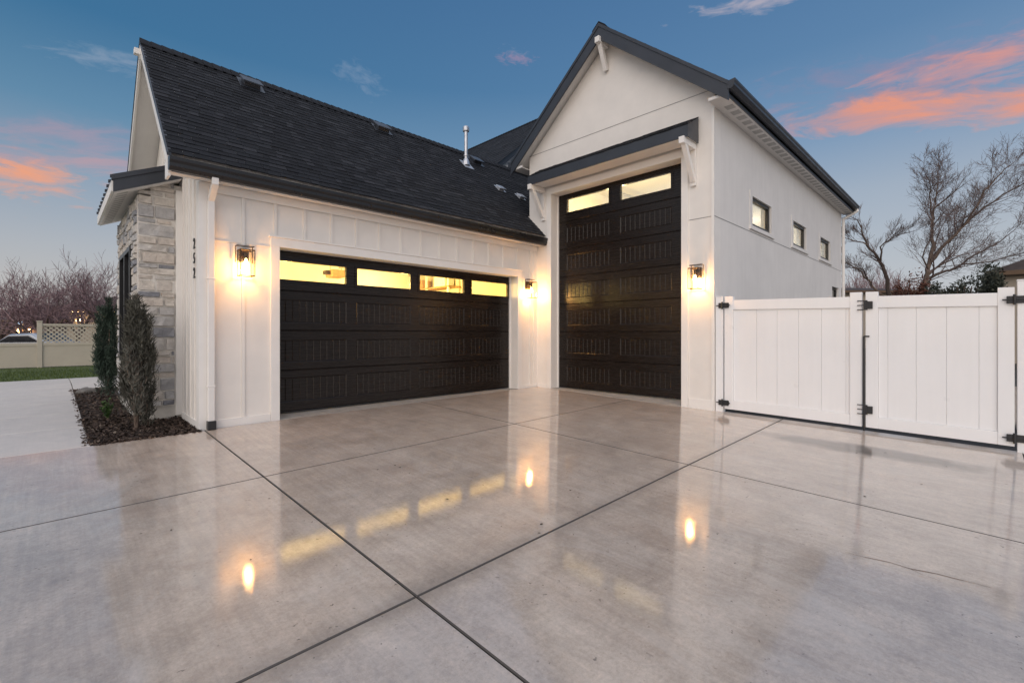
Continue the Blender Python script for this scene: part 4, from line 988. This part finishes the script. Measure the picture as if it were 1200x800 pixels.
def bush(loc,sx,sy,h,m,name,label,cat,seed,n=3500,leaf=.16):
    r=random.Random(seed); x,y,z=loc; root=empty(name,loc,label,cat); b=MB(); st=MB()
    for k in range(7):
        a=r.uniform(0,6.28); st.tube([(x,y,z-.1),(x+math.cos(a)*sx*.5,y+math.sin(a)*sy*.5,z+h*.7)],[.06,.02],5,r.random())
    st.build('stem',M['bark'],root)
    cl=[(r.uniform(-.75,.75),r.uniform(-.75,.75),r.uniform(.1,.85),r.uniform(.22,.40)) for _ in range(26)]
    for k in range(n):
        c=r.choice(cl); d=Vector((r.gauss(0,1),r.gauss(0,1),r.gauss(0,1))).normalized()*c[3]*r.uniform(.6,1.05)
        p=Vector((x+(c[0]+d.x)*sx,y+(c[1]+d.y)*sy,max(z,z+(c[2]*.8+d.z*.7)*h)))
        a=Vector((r.gauss(0,1),r.gauss(0,1),r.gauss(.4,1))).normalized(); s=a.orthogonal().normalized(); L=leaf*r.uniform(.5,1.1); w=L*.22
        b.face([p-s*w,p+a*L*.5-s*w,p+a*L,p+a*L*.5+s*w,p+s*w],max(0,min(1,r.gauss(.45,.25))))
    b.build('foliage',m,root)
q=at(1130,20); bush(q,1.45,1.3,4.75,M['evergreen'],'evergreen_bush','dark rounded evergreen bush below the large bare tree','bush',81,16000,.15)
q=at(1066,23); bush(q,1.35,1.1,4.75,M['redhedge'],'russet_bush','russet brown bush showing over the gate','bush',82,9000,.15)

# ------------------------------------------------------------------ neighbours
def orient(root,px):   # turn a thing so its front faces the camera side
    pass
def nb_house(px,t,w,d,eave,ridge,label,wall='far_wall',windows=(),hip=1.5,front=True,lamps=(),edge=None,strings=False):
    x,y,z=at(px,t); rot=math.atan2(-CA,SA)
    if edge:
        x,y,z=at(edge,t); dv=Vector((x-CAM[0],y-CAM[1],0)).normalized(); rot=math.atan2(-dv.x,dv.y); x+=dv.y*w/2; y-=dv.x*w/2
    root=empty('neighbour_house',(x,y,z),label,'house')
    ang=math.atan2(-(x-CAM[0]),(y-CAM[1]))
    b=MB(); b.box(x-w/2,x+w/2,y,y+d,z-.2,z+eave); b.build('wall',M[wall],root)
    o=.5; e=z+eave; b=MB()
    A=[(x-w/2-o,y-o,e),(x+w/2+o,y-o,e),(x+w/2+o,y+d+o,e),(x-w/2-o,y+d+o,e)]; h=w/2-hip if w>d else hip
    Rr=[(x-w/2+hip,y+d/2,z+ridge),(x+w/2-hip,y+d/2,z+ridge)]
    b.face([A[0],A[1],Rr[1],Rr[0]]); b.face([A[2],A[3],Rr[0],Rr[1]]); b.face([A[1],A[2],Rr[1]]); b.face([A[3],A[0],Rr[0]]); b.face(A[::-1])
    b.build('roof',M['far_roof'],root)
    b=MB()
    for p,q in zip(A,A[1:]+A[:1]): b.bar((p[0],p[1],p[2]-.06),(q[0],q[1],q[2]-.06),.04,.2)
    b.build('fascia_board',M['far_fascia'],root)
    for (wx,wz,ww,wh,mm) in windows:
        f=MB(); f.box(x+wx-ww/2-.08,x+wx+ww/2+.08,y-.05,y-.001,z+wz-.08,z+wz+wh+.08); fo=f.build('window',M['trim'],root)
        g=MB(); g.box(x+wx-ww/2,x+wx+ww/2,y-.07,y-.052,z+wz,z+wz+wh); g.build('pane',M[mm],fo)
    for (lx,lz) in lamps:
        f=MB(); f.box(x+lx-.13,x+lx+.13,y-.30,y-.002,z+lz-.2,z+lz+.22); f.build('porch_lamp',M['warm_far'],root,bevel=.05)
    root.rotation_euler=(0,0,rot)
    if strings:
        f=MB()
        for k in range(26):
            lx=x-w/2+w*k/25; f.box(lx-.035,lx+.035,y-o-.10,y-o-.04,e-.22,e-.15)
        f.build('string_lights',M['warm_far'],root)
    return root
nb_house(156,46,13,8,3.75,6.0,'beige single storey house with string lights under its dark roof','far_wall',[(2,1.0,2.4,1.4,'car_glass')],3.5,lamps=[(-5.3,2.8)],strings=True)
nb_house(12,58,12,9,3.1,5.2,'dark brick house with two glowing porch lamps beyond the low fence','far_dark',[(1.28,2.1,.5,.9,'cool_far')],3.5,lamps=[(1.28,1.75),(2.45,1.8)])
nb_house(1030,40,7,8,4.9,5.6,'low brown roofed house far behind the gate','far_wall',[(0,.9,2.0,1.2,'car_glass')],2.5)
nb_house(1290,22,11,9,4.25,6.9,'beige house with brown hip roof at the right edge','far_wall',[(0,.9,1.8,1.3,'car_glass')],4.9,edge=1172)

# far wood closing the horizon
b=MB(); r=random.Random(5)
for k in range(2600):
    a=r.uniform(-.6,2.3); d=r.uniform(120,170); x=math.cos(a)*d; y=math.sin(a)*d; h=r.uniform(3.0,6.5); w=r.uniform(1.0,2.6)
    n=6
    for q in range(n):
        aa=r.uniform(0,6.28); zz=h*r.uniform(.0,.8)
        p=Vector((x+r.uniform(-1,1)*w,y+r.uniform(-1,1)*w,G(x,y)-.1+zz)); s=r.uniform(.5,1.2)
        b.face([p+Vector((-s*math.cos(aa),-s*math.sin(aa),0)),p+Vector((s*math.cos(aa),s*math.sin(aa),0)),p+Vector((.3*s,.2*s,s*1.6))])
tag(b.build('far_wood',M['wood_far']),'distant belt of leafless woodland along the horizon','woodland',kind='stuff')

# tan vinyl fence
x0,y0,_=at(46,19.0); FY=20.0; fz=-.165
xp=CAM[0]+19.0*(CA+(46.5-600)/F*SA); yp=CAM[1]+19.0*(SA-(46.5-600)/F*CA); fz=1.195-39.5/F*19.0
f=empty('vinyl_fence',(xp,yp,fz),'tan vinyl privacy fence, low section left of a post and lattice topped section right','fence')
b=MB(); b.box(xp-.08,xp+.08,yp-.08,yp+.08,fz-.3,1.195+14/F*19); b.build('post',M['tan_vinyl'],f,bevel=.01)
b=MB(); b.box(xp-.095,xp+.095,yp-.095,yp+.095,1.195+14/F*19+.001,1.195+14/F*19+.04); b.build('cap',M['tan_vinyl'],f,bevel=.01)
zl=1.195-8.5/F*19        # top of the low section
b=MB(); b.box(xp-6,xp-.081,yp-.03,yp+.03,fz+.02,zl-.12); b.box(xp-6,xp-.081,yp-.05,yp+.05,zl-.20,zl-.08); b.build('low_panel',M['tan_vinyl'],f,bevel=.005)
b=MB(); b.box(xp-2.55,xp-2.40,yp-.08,yp+.08,fz-.3,zl+.05); b.build('post',M['tan_vinyl'],f,bevel=.01)
b=MB(); zr=1.195-11/F*19; zt=1.195+11/F*19
b.box(xp+.081,xp+6,yp-.03,yp+.03,fz+.02,zr-.06); b.box(xp+.081,xp+6,yp-.05,yp+.05,zr-.10,zr+.02); b.build('high_panel',M['tan_vinyl'],f,bevel=.005)
b=MB(); b.box(xp+.081,xp+6,yp-.05,yp+.05,zt-.06,zt+.03); 
H=zt-.06-zr-.02; k=-10
xx=xp+.081-H
while xx<xp+6:
    for sgn in (1,-1):
        xa,xb=(xx,xx+H) if sgn>0 else (xx+H,xx)
        za,zb=zr+.02,zt-.06
        # clip to the bay
        def clip(xa,za,xb,zb):
            lo,hi=xp+.081,xp+6
            if max(xa,xb)<lo or min(xa,xb)>hi: return None
            if xa<lo: za+=(zb-za)*(lo-xa)/(xb-xa); xa=lo
            if xb<lo: zb+=(za-zb)*(lo-xb)/(xa-xb); xb=lo
            if xa>hi: za+=(zb-za)*(hi-xa)/(xb-xa); xa=hi
            if xb>hi: zb+=(za-zb)*(hi-xb)/(xa-xb); xb=hi
            return (xa,za,xb,zb)
        c=clip(xa,za,xb,zb)
        if c and abs(c[0]-c[2])>.03: b.bar((c[0],yp+.008*sgn,c[1]),(c[2],yp+.008*sgn,c[3]),.014,.05,(0,1,0) if False else (0,0,1))
    xx+=.17
b.build('lattice',M['tan_vinyl'],f)

# parked car beyond the fence
def car(px,t,label):   # broadside to the street
    x,y,z=at(px,t); root=empty('parked_car',(x,y,z),label,'car'); L,W=4.5,1.8
    prof=[(-2.2,.35),(-2.25,.75),(-1.9,.9),(-1.15,.98),(-.45,1.42),(.7,1.47),(1.45,1.05),(2.1,.95),(2.25,.6),(2.2,.35)]
    b=MB()
    for i in range(len(prof)):
        pass
    secs=[(-.90,.94),(-.72,1.0),(.72,1.0),(.90,.94)]
    base=len(b.v)
    for yy,k in secs:
        for px_,pz in prof: b.v.append((x+px_*k,y+yy,z+.35+(pz-.35)*(k if pz>.9 else 1)))
    n=len(prof)
    for s in range(3):
        for i in range(n): b.f.append((s*n+i,s*n+(i+1)%n,(s+1)*n+(i+1)%n,(s+1)*n+i)); b.t.append(.5)
    b.f.append(tuple(range(n))[::-1]); b.f.append(tuple(range(3*n,4*n))); b.t+=[.5,.5]
    b.build('body',M['car_paint'],root,bevel=.03)
    b=MB(); b.face([(x-1.10,y-.66,z+1.03),(x-1.10,y+.66,z+1.03),(x-.48,y+.6,z+1.425),(x-.48,y-.6,z+1.425)]); b.face([(x+1.40,y-.66,z+1.10),(x+1.40,y+.66,z+1.10),(x+.74,y+.6,z+1.475),(x+.74,y-.6,z+1.475)])
    for sy in (-1,1): b.face([(x-1.0,y+sy*.906,z+.98),(x+1.2,y+sy*.906,z+1.0),(x+.62,y+sy*.906,z+1.32),(x-.42,y+sy*.906,z+1.30)])
    b.build('windows',M['car_glass'],root)
    for wx in (-1.4,1.4):
        for sy in (-.85,.85):
            b=MB(); b.tube([(x+wx,y+sy-.1,z+.32),(x+wx,y+sy+.1,z+.32)],.32,18); wh=b.build('wheel',M['tyre'],root)
            b=MB(); b.tube([(x+wx,y+sy-.11,z+.32),(x+wx,y+sy+.11,z+.32)],.19,14); b.build('rim',M['galv'],wh)
    root.rotation_euler=(0,0,math.atan2(-CA,SA))
car(40,25,'silver car parked behind the low section of tan fence')

# ------------------------------------------------------------------ sky, sun, camera
SUN=Vector((-.80,-.50,.42)).normalized()
sun_el=math.asin(SUN.z); az=math.atan2(SUN.x,SUN.y)
w=bpy.data.worlds.new('World'); sc.world=w; w.use_nodes=True; nt=w.node_tree
class WT(NT):
    def __init__(s,t): s.t=t
W=WT(nt); bg=nt.nodes['Background']
sky=W.n('ShaderNodeTexSky',sky_type='NISHITA'); sky.sun_disc=False; sky.sun_elevation=sun_el; sky.sun_rotation=az; sky.air_density=1.2; sky.dust_density=1.5
tc=W.n('ShaderNodeTexCoord'); D=W.n('ShaderNodeVectorMath',operation='NORMALIZE'); W.l(tc.outputs['Generated'],D.inputs[0]); D=D.outputs[0]
def dot(v):
    x=W.n('ShaderNodeVectorMath',operation='DOT_PRODUCT'); W.l(D,x.inputs[0]); x.inputs[1].default_value=v; return x.outputs['Value']
sx=W.n('ShaderNodeSeparateXYZ'); W.l(D,sx.inputs[0]); el=sx.outputs[2]
def s2l(c): return tuple(((v/255)/12.92 if v/255<=.04045 else ((v/255+.055)/1.055)**2.4) for v in c)
K=10.0   # the background strength below is 0.1
def cc(c,k=1): return tuple(v*K*k for v in s2l(c))
def rampw(stops): return W.ramp(el,stops)
left=W.ramp(el,[(0,s2l((200,190,184))),(.06,s2l((190,186,186))),(.14,s2l((174,178,186))),(.24,s2l((142,160,180))),(.34,s2l((92,136,168))),(.46,s2l((48,108,150))),(.60,s2l((48,100,144))),(1,s2l((150,160,178)))])
right=W.ramp(el,[(0,s2l((200,196,198))),(.06,s2l((188,190,198))),(.14,s2l((178,184,194))),(.24,s2l((162,174,190))),(.34,s2l((124,152,184))),(.46,s2l((94,132,172))),(.60,s2l((80,120,165))),(1,s2l((160,165,180)))])
lr=W.ramp(W.math('ADD',W.math('MULTIPLY',dot((SA,-CA,0)),.55),.5),[(.1,0),(.9,1)])
dusk=W.mix(lr,left,right)
# clouds: soft streaks in fixed directions of the sky
def dirpx(px,py):
    u=(px-600)/F; k=(HY-py)/F; return Vector((CA+u*SA,SA-u*CA,k)).normalized()
def cloud(base,px,py,wx,wy,tilt,seed,lit,shade,amt,thr=.42,stretch=4.):
    c=dirpx(px,py); e1=c.cross(Vector((0,0,1))).normalized(); e2=e1.cross(c).normalized()
    ct,stn=math.cos(R(tilt)),math.sin(R(tilt)); f1=e1*ct+e2*stn; f2=e2*ct-e1*stn
    a=W.math('DIVIDE',dot(tuple(f1)),W.math('MAXIMUM',dot(tuple(c)),.05)); b_=W.math('DIVIDE',dot(tuple(f2)),W.math('MAXIMUM',dot(tuple(c)),.05))
    cb=W.n('ShaderNodeCombineXYZ'); W.l(W.math('MULTIPLY',a,1/wx*1.2),cb.inputs[0]); W.l(W.math('MULTIPLY',b_,stretch/wx*1.2),cb.inputs[1]); cb.inputs[2].default_value=seed
    n1=W.noise(1.7,7,.62,cb.outputs[0],.5)
    ea=W.math('DIVIDE',a,wx); eb=W.math('DIVIDE',b_,wy)
    rr=W.math('SQRT',W.math('ADD',W.math('MULTIPLY',ea,ea),W.math('MULTIPLY',eb,eb)))
    v=W.math('SUBTRACT',n1,W.math('MULTIPLY',rr,.28))
    front=W.math('GREATER_THAN',dot(tuple(c)),.1)
    m=W.math('MULTIPLY',W.ramp(v,[(thr-.20,0),(thr+.06,.75),(thr+.2,1)]),front)
    hgt=W.math('ADD',W.math('MULTIPLY',eb,.42),W.math('ADD',W.math('MULTIPLY',W.math('SUBTRACT',n1,.5),-.9),.5))
    colr=W.ramp(hgt,[(.25,s2l(lit)),(.52,s2l(lit)),(.78,s2l(shade)),(1,s2l(shade))])
    return W.mix(W.math('MULTIPLY',m,amt),base,colr)
s=cloud(dusk,1065,124,.27,.034,-10,3.3,(252,152,100),(140,132,160),.95,.43,3.4)
s=cloud(s,1175,60,.15,.030,-2,12.7,(240,152,126),(150,140,168),.85,.43,3.2)
s=cloud(s,1020,84,.15,.032,-8,6.1,(150,134,160),(140,134,166),.65,.44,2.6)
s=cloud(s,6,200,.12,.040,4,5.2,(248,162,116),(172,152,164),.92,.42,3.2)
s=cloud(s,60,155,.17,.028,9,9.9,(190,150,162),(134,146,172),.5,.42,3.5)
s=cloud(s,110,188,.16,.018,6,2.2,(212,154,154),(150,150,172),.55,.41,5)
s=cloud(s,130,68,.085,.018,8,4.7,(165,176,194),(150,170,190),.5,.43,3)
s=cloud(s,422,92,.05,.022,-18,6.7,(146,164,188),(140,160,184),.45,.46,2)
s=cloud(s,606,67,.035,.016,-8,1.4,(186,146,168),(150,160,184),.55,.44,2)
s=cloud(s,880,4,.10,.016,-5,7.4,(214,196,198),(160,170,190),.65,.44,3)
s=W.mix(1.0,s,(.90,.90,.90),'MULTIPLY')
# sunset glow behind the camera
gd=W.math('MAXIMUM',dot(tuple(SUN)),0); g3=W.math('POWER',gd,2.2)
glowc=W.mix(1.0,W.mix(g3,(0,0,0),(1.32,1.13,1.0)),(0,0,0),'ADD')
up=W.math('POWER',W.math('MAXIMUM',W.math('MULTIPLY',W.math('SUBTRACT',el,.62),2.6),0),1.0)  # extra zenith brightness, above the view, added to light the ground
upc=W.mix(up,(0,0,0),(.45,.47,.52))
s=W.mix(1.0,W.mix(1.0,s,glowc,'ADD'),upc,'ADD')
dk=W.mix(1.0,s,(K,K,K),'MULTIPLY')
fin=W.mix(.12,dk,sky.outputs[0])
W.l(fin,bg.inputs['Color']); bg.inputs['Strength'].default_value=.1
L=bpy.data.lights.new('sun','SUN'); L.energy=.4; L.angle=R(60); L.color=(1,.90,.82)
so=bpy.data.objects.new('sun',L); col.objects.link(so); so.rotation_euler=SUN.to_track_quat('Z','Y').to_euler(); so.location=(-10,-10,20)

cam=bpy.data.cameras.new('camera'); co=bpy.data.objects.new('camera',cam); col.objects.link(co)
co.location=CAM; co.rotation_euler=(R(90),0,R(45.37-90)); cam.sensor_width=36; cam.lens=F/1200*36; cam.shift_y=-9/1200; cam.clip_start=.05; cam.clip_end=3000
sc.camera=co
sc.view_settings.view_transform='Standard'; sc.view_settings.look='None'; sc.view_settings.exposure=.16; sc.view_settings.gamma=1
sc.cycles.use_denoising=True; sc.cycles.max_bounces=10; sc.cycles.transparent_max_bounces=16; sc.cycles.sample_clamp_indirect=6
